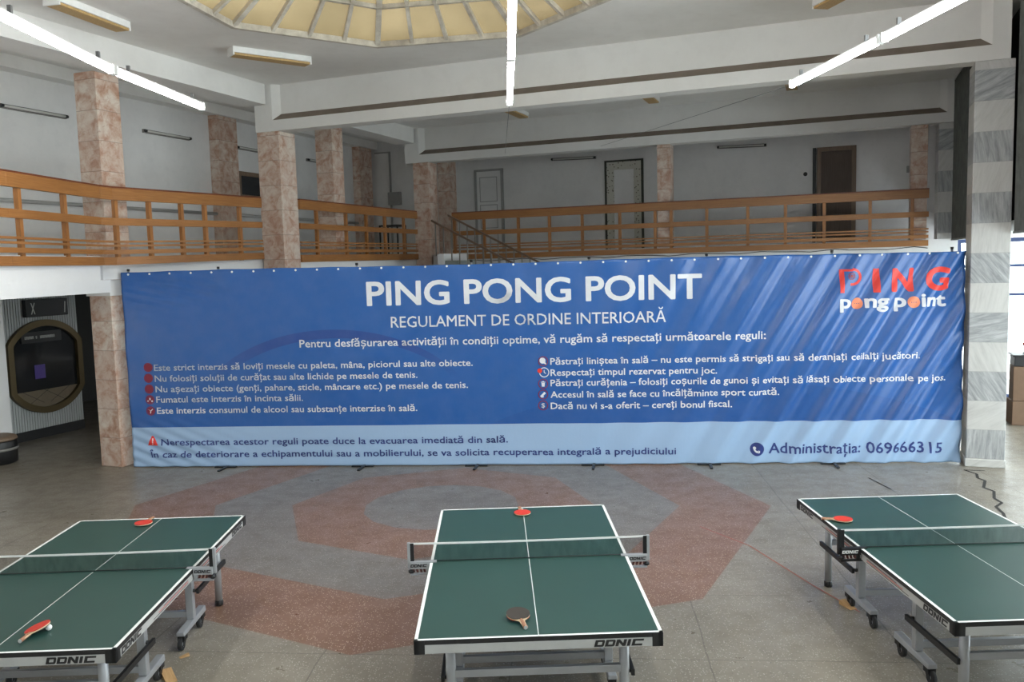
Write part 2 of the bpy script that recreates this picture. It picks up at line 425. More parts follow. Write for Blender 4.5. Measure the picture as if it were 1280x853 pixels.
# ceiling of the hall with the octagonal opening
SKC = Vector((-1.36, 10.57)); SR = 2.94
so = [(SKC.x + SR * math.cos(math.radians(12 + 45 * k)), SKC.y + SR * math.sin(math.radians(12 + 45 * k))) for k in range(8)]
bm = bmesh.new(); z = 6.45
outer = [W(-12.15, -16.5), W(.65, -16.5), W(.65, 9.4), W(-12.15, 9.4)]
def ring(pts): 
    vs = [bm.verts.new((p[0], p[1], z)) for p in pts]; return [bm.edges.new((vs[i], vs[(i + 1) % len(vs)])) for i in range(len(vs))]
e = ring(outer) + ring(so); bmesh.ops.triangle_fill(bm, edges=e, use_beauty=True)
bmesh.ops.recalc_face_normals(bm, faces=bm.faces)
g = bmesh.ops.extrude_face_region(bm, geom=list(bm.faces))
for v in g['geom']:
    if isinstance(v, bmesh.types.BMVert): v.co.z += .3
me = bpy.data.meshes.new('ceiling'); bm.to_mesh(me); bm.free(); me.materials.append(MT['ceil'])
ce = bpy.data.objects.new('ceiling', me); C.objects.link(ce); tag(ce, 'grey painted hall ceiling with an octagonal opening', 'ceiling', None, 'structure')
struct(MB().box(-15.4, -12.152, -16.5, 9.4, 6.752, 6.95), 'ceiling', 'ceil', 'low side ceiling over the left gallery', 'ceiling')

struct(MB().box(-15.3, -15, -16.5, 9.5, 3.3, 6.75), 'wall_left', 'wall', 'grey plaster wall behind the left gallery', 'wall')
struct(MB().box(-15.3, 1.0, 9.2, 9.5, 3.3, 6.95), 'wall_back', 'wall', 'grey plaster wall behind the back gallery', 'wall')
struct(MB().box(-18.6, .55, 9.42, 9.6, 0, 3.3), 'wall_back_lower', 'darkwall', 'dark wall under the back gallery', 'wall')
struct(MB().box(-19.2, 3.4, -16.8, -16.5, 0, 6.95), 'wall_front', 'wall', 'plain front wall of the hall', 'wall')
struct(MB().box(-18.8, -15.0, -9.5, -3.05, 0, 2.94), 'wall_left_lower', 'white', 'white wall block under the left gallery', 'wall')
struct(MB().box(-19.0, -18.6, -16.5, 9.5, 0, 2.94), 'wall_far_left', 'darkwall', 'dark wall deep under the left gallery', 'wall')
struct(MB().box(.55, 3.5, -16.5, 6.35, 3.30, 3.45), 'ceiling_vestibule', 'white', 'white vestibule ceiling beside the marble pillars', 'ceiling')
struct(MB().box(.66, 1.0, -5.0, 9.4, 3.45, 6.95), 'wall_right', 'darkwall', 'dark upper right wall behind the ribbed blinds', 'wall')

# gallery slab and its lower edge beam
edge = [(-10.2, -9.2), (-11.12, -5.9), (-11.74, -3.95), (-12.05, -3.62), (-11.95, -.02), (-11.95, .52), (-11.46, .52), (-11.72, 5.78), (-11.72, 6.30), (-11.25, 6.30), (-11.25, 5.86), (-10.95, 5.5), (-10.44, 4.48), (-10.28, 4.48), (-10.28, 5.86), (.5, 5.86)]
struct(MB().prism(edge + [(.5, 9.2), (-15.0, 9.2), (-15.0, -3.05), (-15.0, -9.2)], 2.95, 3.3), 'floor_gallery', 'white', 'white edged gallery slab along the left and back of the hall', 'gallery')
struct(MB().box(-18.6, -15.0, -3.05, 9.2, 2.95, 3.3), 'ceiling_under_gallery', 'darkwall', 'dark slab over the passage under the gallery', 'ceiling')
m = MB()
m.strip([(-10.33, -9.2), (-11.22, -5.9), (-11.88, -3.78)], .22, 2.765, 2.95); struct(m, 'beam_gallery', 'white', 'white edge beam under the left gallery rail', 'beam')

# transverse beams with a recessed web and a dusty sloping ledge
def beam(name, v0, label):
    m = MB(); u0, u1, a0, a1 = -11.92, (.42 if v0 == 0 else .52), -11.53, (.20 if v0 == 0 else .26); b = .32; zb, zt = 5.6, 6.45; r = .10; zf, zc = 5.80, 5.915
    m.box(u0, a0, v0, v0 + b, zb, zt); m.box(a1, u1, v0, v0 + b, zb, zt)
    m.box(a0, a1, v0, v0 + b, zb, zf)
    m.box(a0 + .13, a1 - .13, v0 + r, v0 + b - r, zf, zt)
    for (vf, vi) in ((v0, v0 + r), (v0 + b, v0 + b - r)):
        m.poly([(a0, vf, zf), (a1, vf, zf), (a1 - .13, vi, zc), (a0 + .13, vi, zc)], 1)
        m.poly([(a0, vf, zf), (a0 + .13, vi, zc), (a0 + .13, vi, zt), (a0, vf, zt)], 0)
        m.poly([(a1, vf, zf), (a1, vf, zt), (a1 - .13, vi, zt), (a1 - .13, vi, zc)], 0)
    return struct(m, name, ['beam', 'dust'], label, 'beam')
beam('beam_crosswise', 0, 'front crosswise ceiling beam with a long recessed panel and dusty ledge')
beam('beam_crosswise', 5.82, 'rear crosswise ceiling beam above the back gallery rail')
m = MB(); m.box(-12.15, -11.62, -16.4, -.06, 6.08, 6.75); struct(m, 'beam_lengthwise', 'beam', 'lengthwise beam over the left pillars, nearer bay', 'beam')
m = MB(); m.box(-12.15, -11.62, .40, 5.76, 6.08, 6.75); struct(m, 'beam_lengthwise', 'beam', 'lengthwise beam over the left pillars, bay behind the front crosswise beam', 'beam')
m = MB(); m.box(-12.15, -11.62, 6.2, 9.2, 6.08, 6.75); struct(m, 'beam_lengthwise', 'beam', 'short lengthwise beam over the rear left pillar', 'beam')
m = MB(); m.box(-15, -14.68, -16.4, 9.2, 6.53, 6.75); struct(m, 'beam_wall', 'beam', 'beam along the top of the left gallery wall', 'beam')

# pillars
def pillar(u0, u1, v0, v1, z0, z1, label, mat='pink', cap=None):
    m = MB().box(u0, u1, v0, v1, z0, z1)
    if mat == 'grey': m.box(u0 - .012, u1 + .012, v0 - .012, v1 + .012, z0, .11, 0)
    o = struct(m, 'column', mat, label, 'column', .008)
    return o
struct(MB().box(-12.6, -12.17, -3.4, -2.95, 0, 6.1), 'column', 'pink', 'pink marble column at the left end of the banner', 'column', .008)
struct(MB().box(-12.63, -12.14, -3.43, -2.92, 2.70, 2.945), 'trim_column_head', 'white', 'white painted head of the lower pink column', 'trim')
pillar(-11.9, -11.41, 0, .5, 0, 5.598, 'pink marble column under the left end of the front crosswise beam')
pillar(-11.7, -11.27, 5.8, 6.28, 0, 5.598, 'pink marble column beside the stair railing under the rear beam')
pillar(-12.18, -11.76, 2.3, 2.72, 3.302, 6.08, 'pink marble column standing behind the left gallery railing')
pillar(-12.11, -11.75, 8.0, 8.45, 3.302, 6.08, 'shadowed pink column behind the stair at the back gallery corner')
pillar(-5.56, -5.26, 5.87, 6.25, 0, 5.598, 'slim pink column in the middle of the back gallery railing')
pillar(-.38, -.07, 5.87, 6.25, 0, 5.598, 'slim pink column at the right end of the back gallery railing')
pillar(-14.998, -14.76, 2.3, 2.98, 3.302, 6.53, 'pink marble pilaster on the left wall beside the glazed cabinet')
pillar(-14.998, -14.76, 8.3, 9.0, 3.302, 6.53, 'pink marble pilaster near the far left corner of the gallery')
pillar(0, .48, 0, .55, 0, 5.598, 'grey veined marble pillar at the right end of the banner', 'grey')
pillar(.12, .48, 5.87, 6.45, 0, 5.598, 'grey marble pillar at the right end of the back gallery', 'grey')

# skylight dome
def skylight():
    root = empty('skylight', (SKC.x, SKC.y, 6.45), 0, 'octagonal amber glass skylight dome in the ceiling', 'skylight')
    P = lambda R, k, z: Vector((R * math.cos(math.radians(12 + 45 * k)), R * math.sin(math.radians(12 + 45 * k)), z))
    prof = [(2.90, .05), (2.24, .42), (1.30, .85), (.12, 1.15)]
    g = MB()
    for k in range(8):
        for (Ra, za), (Rb, zb) in zip(prof[:-1], prof[1:]):
            g.poly([P(Ra, k, za), P(Ra, k + 1, za), P(Rb, k + 1, zb), P(Rb, k, zb)])
    g.build('glazing', 'dome', root)
    fr = MB()
    for k in range(8):
        for (R, z0, z1, t) in ((2.945, -.025, .06, .075),):
            fr.hexa([P(R, k, z0), P(R, k + 1, z0), P(R - t, k + 1, z0), P(R - t, k, z0), P(R, k, z1), P(R, k + 1, z1), P(R - t, k + 1, z1), P(R - t, k, z1)])
    fr.build('rim_frame', 'domeframe', root)
    b = MB()
    def bar(p, q, wd=.045, h=.07):
        d = (q - p).normalized(); s = d.cross(Vector((0, 0, 1))).normalized() * wd / 2; dn = Vector((0, 0, -h))
        b.hexa([p - s + dn, q - s + dn, q + s + dn, p + s + dn, p - s, q - s, q + s, p + s])
    for k in range(8):
        for j in range(3):
            for t in ((0, .25, .5, .75) if j < 2 else (0, .5)):
                a = P(prof[j][0], k, prof[j][1]).lerp(P(prof[j][0], k + 1, prof[j][1]), t)
                c = P(prof[j + 1][0], k, prof[j + 1][1]).lerp(P(prof[j + 1][0], k + 1, prof[j + 1][1]), t)
                bar(a, c, .08 if t == 0 else .055)
        for j in (1, 2): bar(P(prof[j][0], k, prof[j][1]), P(prof[j][0], k + 1, prof[j][1]), .06, .06)
    b.build('glazing_bars', 'domeframe', root)
skylight()

# right side: ribbed blinds above, glazed vestibule below
def blind(v0, v1, label, u):
    root = room(empty('vertical_blind', (0, 0, 0), 0, label, 'blind', None)); m = MB(); n = int((v1 - v0) / .125)
    for i in range(n):
        a = v0 + (v1 - v0) * i / n; b = v0 + (v1 - v0) * (i + 1) / n; c = (a * .45 + b * .55)
        m.hexa([(u, a, 3.29), (u + .03, a, 3.29), (u - .02, c, 3.29), (u - .05, c, 3.29), (u, a, 6.40), (u + .03, a, 6.40), (u - .02, c, 6.40), (u - .05, c, 6.40)])
        m.hexa([(u - .05, c, 3.29), (u - .02, c, 3.29), (u + .03, b, 3.29), (u, b, 3.29), (u - .05, c, 6.40), (u - .02, c, 6.40), (u + .03, b, 6.40), (u, b, 6.40)])
    m.build('slats', 'blind', root); MB().box(u - .06, u + .05, v0, v1, 6.40, 6.449).build('head_rail', 'lamphouse', root)
    MB().box(u - .055, u + .035, v0, v1, 3.26, 3.29).build('bottom_rail', 'blind', root)
blind(-5.0, -.02, 'dark ribbed blind to the right of the near grey marble pillar', .55)
blind(.58, 5.80, 'dark ribbed blind between the two grey marble pillars', .42)
def window(name, along, fixed, a, b, axis, label, step, tr):
    fr = MB(); gl = MB(); t = .09
    def bx(p0, p1, z0, z1, w=t, mb=fr):
        if axis == 'u': mb.box(p0, p1, fixed - w / 2, fixed + w / 2, z0, z1)
        else: mb.box(fixed - w / 2, fixed + w / 2, p0, p1, z0, z1)
    n = max(1, round((b - a) / step))
    for i in range(n + 1):
        x = a + (b - a) * i / n; bx(x - .04, x + .04, tr[0][0], tr[-1][1])
    for z0, z1 in tr: bx(a, b, z0, z1, .085)
    bx(a, b, tr[0][0], tr[-1][1] - .01, .012, gl)
    o = struct(fr, name, 'blue', label, 'window')
    q = gl.build('pane', 'glass', o)
window('window_1', None, 6.2, .56, 3.2, 'u', 'tall window with dark blue bars behind the cardboard boxes', .88, ((0, .12), (2.12, 2.18), (2.70, 2.76), (3.2, 3.29)))
struct(MB().box(3.2, 3.4, -16.5, -7.05, 0, 3.3), 'wall_vestibule', 'white', 'unseen white vestibule wall, added to cut the side daylight', 'wall')  # unseen solid wall, added to keep window light off the left side
window('window_2', None, 3.25, -7.0, 6.2, 'v', 'long blue framed side window of the vestibule', 1.13, ((0, .12), (2.12, 2.18), (2.70, 2.76), (3.2, 3.29)))

window('window_3', None, .6, -16.4, -5.05, 'v', 'upper side window of the hall', 1.13, ((3.46, 3.56), (5.0, 5.08), (6.37, 6.45)))
# left: ribbed panel with the dark round window under the gallery
def porthole():
    root = room(empty('display_window', (0, 0, 0), 0, 'white ribbed panel with a dark round brass-framed window and black sign under the gallery', 'display window'))
    root.location = W(-15.65, -1.8, 0); r = AL + PI / 2
    root.rotation_euler = (0, 0, r)          # local x runs along +V, local y to -U (away from the hall)
    m = MB(); x0, x1 = -.82, .80
    m.box(x0, x1, .04, .16, .18, 2.94)
    k = 30
    for i in range(k):
        a = x0 + (x1 - x0) * i / k; b = a + (x1 - x0) / k; m.box(a + .006, b - .006, .0, .04, .18, 2.94)
    m.build('panel', 'rib', root)
    MB().box(x0, x1, -.01, .1, 0, .18).build('skirting', 'black', root)
    cx, cz = 0.02, 1.34
    def outline(rx, rz, cut):
        pts = []
        for i in range(72):
            t = 2 * PI * i / 72; pts.append((max(-cut, min(cut, rx * math.cos(t))) + cx, rz * math.sin(t) + cz))
        return pts
    o1 = outline(.92, .88, .79); o2 = outline(.82, .76, .68)
    fr = MB(); n = 72; b = len(fr.v)
    for pts, y in ((o1, 0), (o1, -.08), (o2, -.08), (o2, .02)): fr.v += [(x, y, z_) for x, z_ in pts]
    for j in range(3):
        for i in range(n): q = (i + 1) % n; fr.face((b + j * n + i, b + j * n + q, b + (j + 1) * n + q, b + (j + 1) * n + i))
    fr.build('round_frame', 'gold', root)
    gl = MB(); gl.poly([(x, -.012, z_) for x, z_ in reversed(o2)]); gl.build('dark_glass', 'mirror', root)
    lo = [p for p in o2 if p[1] < .92]; lo = sorted(lo, key=lambda p: math.atan2(p[1] - cz, p[0] - cx))
    pn = MB(); pn.poly([(x, -.016, z_) for x, z_ in lo])
    dg = MB()
    for s in (-1, 1):
        for d in (-.25, .2): 
            a = (cx + d - .3 * s, .92); c = (cx + d + .15 * s, .66)
            dg.poly([(a[0], -.019, a[1]), (a[0] + .015, -.019, a[1]), (c[0] + .015, -.019, c[1]), (c[0], -.019, c[1])])
    p = pn.build('lower_panel', 'cream', root); dg.build('diamond_lines', 'black', p)
    s = MB().box(-.47, .38, -.05, -.015, 1.80, 2.0).build('name_sign', 'black', root)
    t = MB()
    for (a, l) in ((-.40, .20), (-.17, .06), (-.08, .34)):
        n_ = int(l / .032)
        for i in range(n_):
            c = a + i * .032; t.box(c, c + .007, -.053, -.05, 1.875, 1.925); t.box(c + .016, c + .023, -.053, -.05, 1.875, 1.925); t.box(c + .007, c + .016, -.053, -.05, 1.875 + .042 * (i % 2), 1.883 + .042 * (i % 2))
    t.build('sign_lettering', 'oldtube', s)
    MB().box(-.22, .0, -.022, -.014, 1.12, 1.38).build('violet_reflection_patch', 'reflection_violet', root)  # reflection in the dark glass, painted as a flat violet patch
    d = MB().box(-.37, .53, -.10, 0, 2.28, 2.60).build('black_display', 'black', root, .01)
    t = MB()
    for (a, b_) in ((-.27, -.20), (-.20, -.27), (.44, .46)):
        t.poly([(a, -.103, 2.33), (a + .02, -.103, 2.33), (b_ + .02, -.103, 2.54), (b_, -.103, 2.54)])
    t.build('display_marks', 'oldtube', d)
porthole()

# ------------------------------------------------------------------ wooden railings
def railing(name, line, posts, label, zt=4.30, th=.05):
    """line: plan points in (u, v), hall side on the right of the walking direction when sgn = 1"""
    root = room(empty(name, (0, 0, 0), 0, label, 'railing', 'wooden gallery railings'))
    dz = zt - 4.30
    def off(d): 
        out = []
        for i, p in enumerate(line):
            a = Vector(line[max(i - 1, 0)][:2]); b = Vector(line[min(i + 1, len(line) - 1)][:2]); t = (b - a).normalized(); out.append((p[0] + t.y * d, p[1] - t.x * d, *p[2:]))
        return out
    MB().strip(off(.03), .055, 4.125 + dz, 4.30 + dz).build('top_rail', 'oak', root, .006)
    MB().strip(off(-.01), .12, 4.30 + dz, 4.325 + dz).build('top_cap', 'redwood', root)
    MB().strip(off(.03), .045, 3.75 + dz, 3.86 + dz).build('middle_rail', 'oak', root, .004)
    for k, (a, b) in enumerate(((3.495, 3.525), (3.435, 3.465))): MB().strip(off(.03), .035, a + dz * .7, b + dz * .7).build('slim_rail', 'oak', root)
    MB().strip(off(.03), .045, 3.325 + dz * .5, 3.39 + dz * .5).build('lower_rail', 'oak', root)
    MB().strip(off(.03), .05, 3.165, 3.285 + dz * .4).build('bottom_board', 'oak', root, .004)
    for (u, v) in posts:
        a = min(range(len(line) - 1), key=lambda i: (Vector(((line[i][0] + line[i + 1][0]) / 2, (line[i][1] + line[i + 1][1]) / 2)) - Vector((u, v))).length)
        t = (Vector(line[a + 1][:2]) - Vector(line[a][:2])).normalized(); n = Vector((t.y, -t.x)); h = .032; c = Vector((u, v)) - n * .028
        q = [c - t * h - n * .03, c + t * h - n * .03, c + t * h + n * .03, c - t * h + n * .03]
        m = MB(); m.hexa([(p.x, p.y, 3.22) for p in q] + [(p.x, p.y, 4.20 + dz) for p in q]); m.build('post', 'oakpost', root)
def along(line, i, ts): 
    a, b = Vector(line[i][:2]), Vector(line[i + 1][:2]); return [tuple(a.lerp(b, t)) for t in ts]
L1 = [(-10.17, -9.2), (-11.09, -5.9), (-11.71, -3.95), (-11.74, -3.68), (-11.88, -.06, .075)]
RP1 = along(L1, 0, (.3, .6, .87)) + along(L1, 1, (.15, .62)) + along(L1, 3, (.03, .22, .42, .58, .84))
railing('wooden_railing', L1, RP1, 'curved orange wooden railing at the left end of the gallery')
L2 = [(-11.42, .5), (-11.68, 5.8, .03)]
railing('wooden_railing', L2, along(L2, 0, (.13, .35, .52, .69, .88)), 'short orange wooden railing between the two pink columns', 4.355)
L3 = [(-10.66, 5.83), (-.04, 5.83)]
us = [-10.63, -9.83, -8.93, -8.14, -7.33, -6.43, -5.61, -5.25, -4.46, -3.58, -2.8, -2.02, -1.13, -.34]
railing('wooden_railing', L3, [(u, 5.83) for u in us], 'long orange wooden railing across the back gallery', 4.30)

# stair behind the banner with two metal railings
st = MB(); n = 20
for i in range(n):
    zt = 3.3 - (i + 1) * .165 + .0; u = -10.26 + i * .32
    if zt <= .01: break
    st.box(u, u + .34, 4.5, 5.5, max(0, zt - .32), zt)
struct(st, 'stairs', 'step', 'grey stair descending behind the banner from the gallery corner', 'stairs')
def stair_rail(v, z0, label):
    root = room(empty('stair_railing', (0, 0, 0), 0, label, 'railing', None))
    sl = -.5156; ua, ub = -10.6, -4.6
    zz = lambda u: z0 + (u + 10.38) * sl
    m = MB(); m.hexa([(ua, v - .03, zz(ua) - .05), (ub, v - .03, zz(ub) - .05), (ub, v + .03, zz(ub) - .05), (ua, v + .03, zz(ua) - .05), (ua, v - .03, zz(ua)), (ub, v - .03, zz(ub)), (ub, v + .03, zz(ub)), (ua, v + .03, zz(ua))])
    m.build('handrail', 'rail', root, .008)
    k = 0; u = ua + .1
    b0 = MB().box(-.011, .011, -.011, .011, -.80, -.04).build('baluster', 'bal', root); b0.location = (u, v, zz(u)); u += .2
    while u < ub - .05:
        c = link_copy(b0, root); c.location = (u, v, zz(u)); u += .2
stair_rail(4.54, 3.99, 'nearer brown metal stair railing behind the banner top')
stair_rail(5.44, 4.15, 'farther brown metal stair railing against the back gallery')

# ------------------------------------------------------------------ things on the gallery walls
def wall_frame(name, label, cat): return room(empty(name, (0, 0, 0), 0, label, cat))
VB = 9.2
# white panelled door
d = struct(MB().box(-11.46, -10.66, VB - .05, VB, 3.302, 5.68), 'door_1', 'wall', 'white panelled door on the back gallery wall', 'door')
m = MB(); 
for a, b, z0, z1 in ((-11.50, -11.43, 3.302, 5.72), (-10.69, -10.62, 3.302, 5.72), (-11.5, -10.62, 5.66, 5.72)): m.box(a, b, VB - .07, VB - .002, z0, z1)
m.build('door_frame', 'gbox', d)
m = MB()
for z0, z1 in ((3.5, 3.95), (4.05, 4.72), (4.80, 5.5)):
    for a, b, c, e_ in ((-11.34, -11.32, z0, z1), (-10.82, -10.80, z0, z1), (-11.34, -10.8, z0, z0 + .02), (-11.34, -10.8, z1 - .02, z1)): m.box(a, b, VB - .062, VB - .05, c, e_)
m.build('panel_moulding', 'gbox', d)
# blocked doorway with a speckled border
d = struct(MB().box(-7.52, -6.75, VB - .03, VB, 3.302, 5.58), 'door_2', 'wall', 'blocked doorway with a speckled border and dark edge on the back wall', 'door')
m = MB()
for a, b, z0, z1 in ((-7.60, -7.40, 3.302, 5.67), (-6.86, -6.66, 3.302, 5.67), (-7.4, -6.86, 5.46, 5.67)): m.box(a, b, VB - .045, VB - .002, z0, z1)
m.build('speckled_border', 'mosaic', d)
m = MB()
for a, b, z0, z1 in ((-7.66, -7.60, 3.302, 5.72), (-6.66, -6.60, 3.302, 5.72), (-7.66, -6.60, 5.67, 5.72)): m.box(a, b, VB - .05, VB - .002, z0, z1)
m.build('dark_edge', 'paneltrim', d)
# brown slatted door
d = MB(); d.box(-2.16, -1.46, VB - .04, VB, 3.302, 5.57)
for i in range(14): d.box(-2.15 + i * .05, -2.115 + i * .05, VB - .06, VB - .04, 3.4, 5.5)
d = struct(d, 'door_3', 'door', 'dark brown slatted door at the right of the back gallery', 'door')
m = MB()
for a, b, z0, z1 in ((-2.26, -2.16, 3.302, 5.67), (-1.46, -1.36, 3.302, 5.67), (-2.26, -1.36, 5.57, 5.67)): m.box(a, b, VB - .09, VB - .002, z0, z1)
m.build('door_frame', 'doorframe', d)
m = MB().box(-2.36, -2.28, VB - .06, VB - .002, 3.302, 5.67); m.build('dark_gap', 'black', d)
# tall blank panel in the far left corner
d = struct(MB().box(-14.74, -14.27, VB - .04, VB, 3.302, 6.40), 'door_4', 'wall', 'tall blank white panel in the far left gallery corner', 'door')
m = MB().box(-14.27, -14.23, VB - .06, VB - .002, 3.302, 6.44); m.box(-14.74, -14.23, VB - .06, VB - .002, 6.40, 6.44); m.build('dark_trim', 'gbox', d)
# glazed cabinet on the left wall
r = wall_frame('wall_cabinet', 'brown framed glazed cabinet on the left gallery wall', 'cabinet')
m = MB()
for a, b, z0, z1 in ((3.0, 3.12, 4.72, 5.36), (4.0, 4.12, 4.72, 5.36), (3.12, 4.0, 5.26, 5.36), (3.12, 4.0, 4.72, 4.82)): m.box(-14.998, -14.82, a, b, z0, z1)
m.box(-14.998, -14.96, 3.12, 4.0, 4.82, 5.26, 1)
m.build('cabinet_frame', ['doorframe', 'black'], r, .006)
MB().box(-14.87, -14.86, 3.12, 4.0, 4.82, 5.26).build('dark_glass', 'mirror', r)
m = MB(); m.box(-14.95, -14.89, 3.2, 3.42, 4.83, 5.0); m.box(-14.95, -14.9, 3.5, 3.66, 4.83, 5.12); m.build('contents', 'cream', r)
# meter box, switch, black spot, stand
m = MB().box(-14.31, -13.90, VB - .12, VB - .002, 4.86, 5.24); o = room(m.build('meter_box', 'gbox', None, .01)); tag(o, 'grey square meter box low on the far left of the back wall', 'box')
m = MB().box(-.25, -.12, VB - .05, VB - .002, 4.94, 5.10); o = room(m.build('wall_switch', 'gbox', None, .008)); tag(o, 'small grey wall switch right of the brown slatted door', 'switch')
m = MB().cyl((-2.53, VB - .04, 5.05), (-2.53, VB - .002, 5.05), .05, 14); o = room(m.build('socket', 'black')); tag(o, 'small round black socket left of the brown slatted door', 'socket')
r = wall_frame('metal_stand', 'black metal framed stand behind the short gallery railing by the pink column', 'stand')
m = MB().box(-13.85, -13.25, 7.7, 8.2, 4.16, 4.20); m.build('stand_top', 'black', r)
for a, b in ((-13.83, 7.72), (-13.27, 7.72), (-13.83, 8.18), (-13.27, 8.18)): MB().box(a - .018, a + .018, b - .018, b + .018, 3.302, 4.16).build('leg', 'black', r)
# heating pipe along the left wall
m = MB(); m.cyl((-14.88, -9, 4.33), (-14.88, 2.28, 4.33), .035, 10); m.cyl((-14.88, 3.0, 4.33), (-14.88, 8.28, 4.33), .035, 10)
for v in range(-8, 9): 
    if not 2.2 < v < 3.1: m.box(-14.998, -14.88, v - .02, v + .02, 4.31, 4.35)
o = room(m.build('heating_pipe', 'pipegrey')); tag(o, 'thin grey heating pipe running along the left gallery wall', 'pipe')
# bare tube fixtures
def tube_fixture(p0, p1, label, depth):
    """p0, p1 in room coordinates; depth = direction from the wall into the room"""
    root = room(empty('wall_tube_fixture', (0, 0, 0), 0, label, 'lamp', 'unlit tube fixtures on the gallery walls'))
    p0 = Vector(p0); p1 = Vector(p1); d = Vector(depth); t = (p1 - p0).normalized(); z = Vector((0, 0, .036))
    q = [p0 - z, p1 - z, p1 - z + d * .05, p0 - z + d * .05]
    MB().hexa(q + [x + z * 2 for x in q]).build('back_plate', 'oldmetal', root)
    MB().cyl(p0 + d * .075 + t * .04, p1 + d * .075 - t * .04, .019, 10).build('glass_tube', 'oldtube', root)
    for a, b in ((p0, p0 + t * .05), (p1 - t * .05, p1)): MB().cyl(a + d * .075, b + d * .075, .03, 10).build('end_cap', 'black', root)
for a, b, lb in ((-2.83, -1.5, 'unlit tube fixture on the left wall, leftmost, before the tall pink column'), (.34, 1.65, 'unlit tube fixture on the left wall, second along, before the pilaster'),
                 (3.17, 4.45, 'unlit tube fixture on the left wall above the glazed cabinet'), (6.0, 7.3, 'unlit tube fixture on the left wall farthest along, behind the columns')):
    tube_fixture((-15, a, 5.93), (-15, b, 5.93), lb, (1, 0, 0))
for a, b, lb in ((-9.16, -7.9, 'unlit tube fixture on the back wall between the white door and blocked doorway'), (-4.67, -3.46, 'unlit tube fixture on the back wall left of the brown slatted door')):
    tube_fixture((a, VB, 5.86), (b, VB, 5.83), lb, (0, -1, 0))
# loose cable under the back railing
pts = [(-10.3 + i * .25, 5.78, 3.15 - .035 * abs(math.sin(i * .55)) + .01 * math.sin(i * 2.1)) for i in range(42)]
o = room(MB().tube(pts, .008, 6).build('loose_cable', 'black')); tag(o, 'thin dark cable sagging under the back gallery railing', 'cable')

# ------------------------------------------------------------------ ceiling box lamps (off, yellowed)
def box_lamp(u, v, ang, label, ln=1.28, wd=.24):
    root = empty('ceiling_box_lamp', W(u, v, 6.45), AL + ang, label, 'lamp', 'unlit yellowed ceiling box lamps')
    m = MB().box(-ln / 2, ln / 2, -wd / 2, wd / 2, -.09, -.001); m.build('housing', 'fixt', root, .004)
    MB().box(-ln / 2 + .015, ln / 2 - .015, -wd / 2 + .012, wd / 2 - .012, -.125, -.09).build('diffuser', 'yellow', root, .01)
    for s in (-1, 1): MB().box(s * (ln / 2 - .012) - .012, s * (ln / 2 - .012) + .012, -wd / 2, wd / 2, -.128, -.09).build('end_cap', 'fixt', root)
box_lamp(-10.75, -4.75, math.radians(97), 'yellowed ceiling box lamp above the upper left, by the lit left tube')
box_lamp(-10.1, -1.88, math.radians(59), 'yellowed ceiling box lamp between the skylight and the front pink column')
box_lamp(-1.62, -1.35, math.radians(-57), 'yellowed ceiling box lamp right of the skylight, near the top edge')
box_lamp(-8.45, 4.5, PI / 2, 'yellowed ceiling box lamp between the two beams, behind the middle lit tube')
box_lamp(-5.40, 4.2, PI / 2, 'yellowed ceiling box lamp between the two beams, in the middle of the bay')
box_lamp(-2.62, 4.2, PI / 2, 'yellowed ceiling box lamp between the two beams, behind the right lit tube')

# ------------------------------------------------------------------ lit tube lamps over the tables
def tube_lamp(a, b, label):
    a = Vector(a); b = Vector(b); d = b - a; L = d.length
    root = empty('tube_lamp', a, math.atan2(d.y, d.x), label, 'lamp', 'lit tube lamps over the tables')
    MB().box(0, L, -.018, .018, .030, .062).build('housing', 'lamphouse', root, .004)
    m = MB(); n = 10; prof = [(.029 * math.cos(-.75 + (PI + 1.5) * i / n), .010 - .029 * math.sin(-.75 + (PI + 1.5) * i / n)) for i in range(n + 1)]
    b0 = len(m.v); m.v += [(.03, y, z) for y, z in prof] + [(L - .03, y, z) for y, z in prof]
    for i in range(n): m.face((b0 + i, b0 + i + 1, b0 + n + 2 + i, b0 + n + 1 + i), 0, True)
    m.face([b0 + i for i in range(n + 1)]); m.face([b0 + 2 * n + 1 - i for i in range(n + 1)])
    m.build('diffuser', 'lit', root)
    for x in (0, L - .03): MB().box(x, x + .03, -.032, .032, -.022, .064).build('end_cap', 'fixt', root, .006)
    for x in (.25, L - .25): MB().box(x - .012, x + .012, -.015, .015, .062, .12).build('hanger', 'wire', root)
TL = {'left': ((-3.42, 9.70, 4.87), (-3.575, 7.87, 4.87), (-3.56, 6.02, 4.87)), 'middle': ((.04, 8.98, 4.70), (.055, 7.02, 4.70), (.06, 5.08, 4.70)),
      'right': ((3.10, 9.32, 4.87), (3.27, 7.47, 4.87), (3.40, 5.60, 4.87))}
for k, (p0, p1, p2) in TL.items():
    t = (Vector(p0) - Vector(p1)).normalized() * .02
    tube_lamp(Vector(p1) + t, p0, f'lit white tube lamp, far half of the {k} row over the tables')
    tube_lamp(p2, Vector(p1) - t, f'lit white tube lamp, near half of the {k} row over the tables')
def wire(p, q, label): tag(MB().tube([p, q], .003, 6).build('suspension_wire', 'wire'), label, 'wire', 'suspension wires')
for k, (p0, p1, p2) in TL.items():
    p0 = Vector(p0) + Vector((0, 0, .115)); d = (Vector(p0) - Vector(p1)); d.z = 0; d.normalize()
    # run to the front face of the rear beam (v = 5.82)
    v_of = lambda P: (P - A0).dot(VV)
    if k == 'left': continue
    t = (5.82 - v_of(p0)) / d.dot(VV); tgt = p0 + d * t; tgt.z = 5.66
    wire(p0 + d * .012 - Vector((0, 0, .10)), tgt - d * .01, f'thin steel wire from the far end of the {k} lit tube row to a beam')

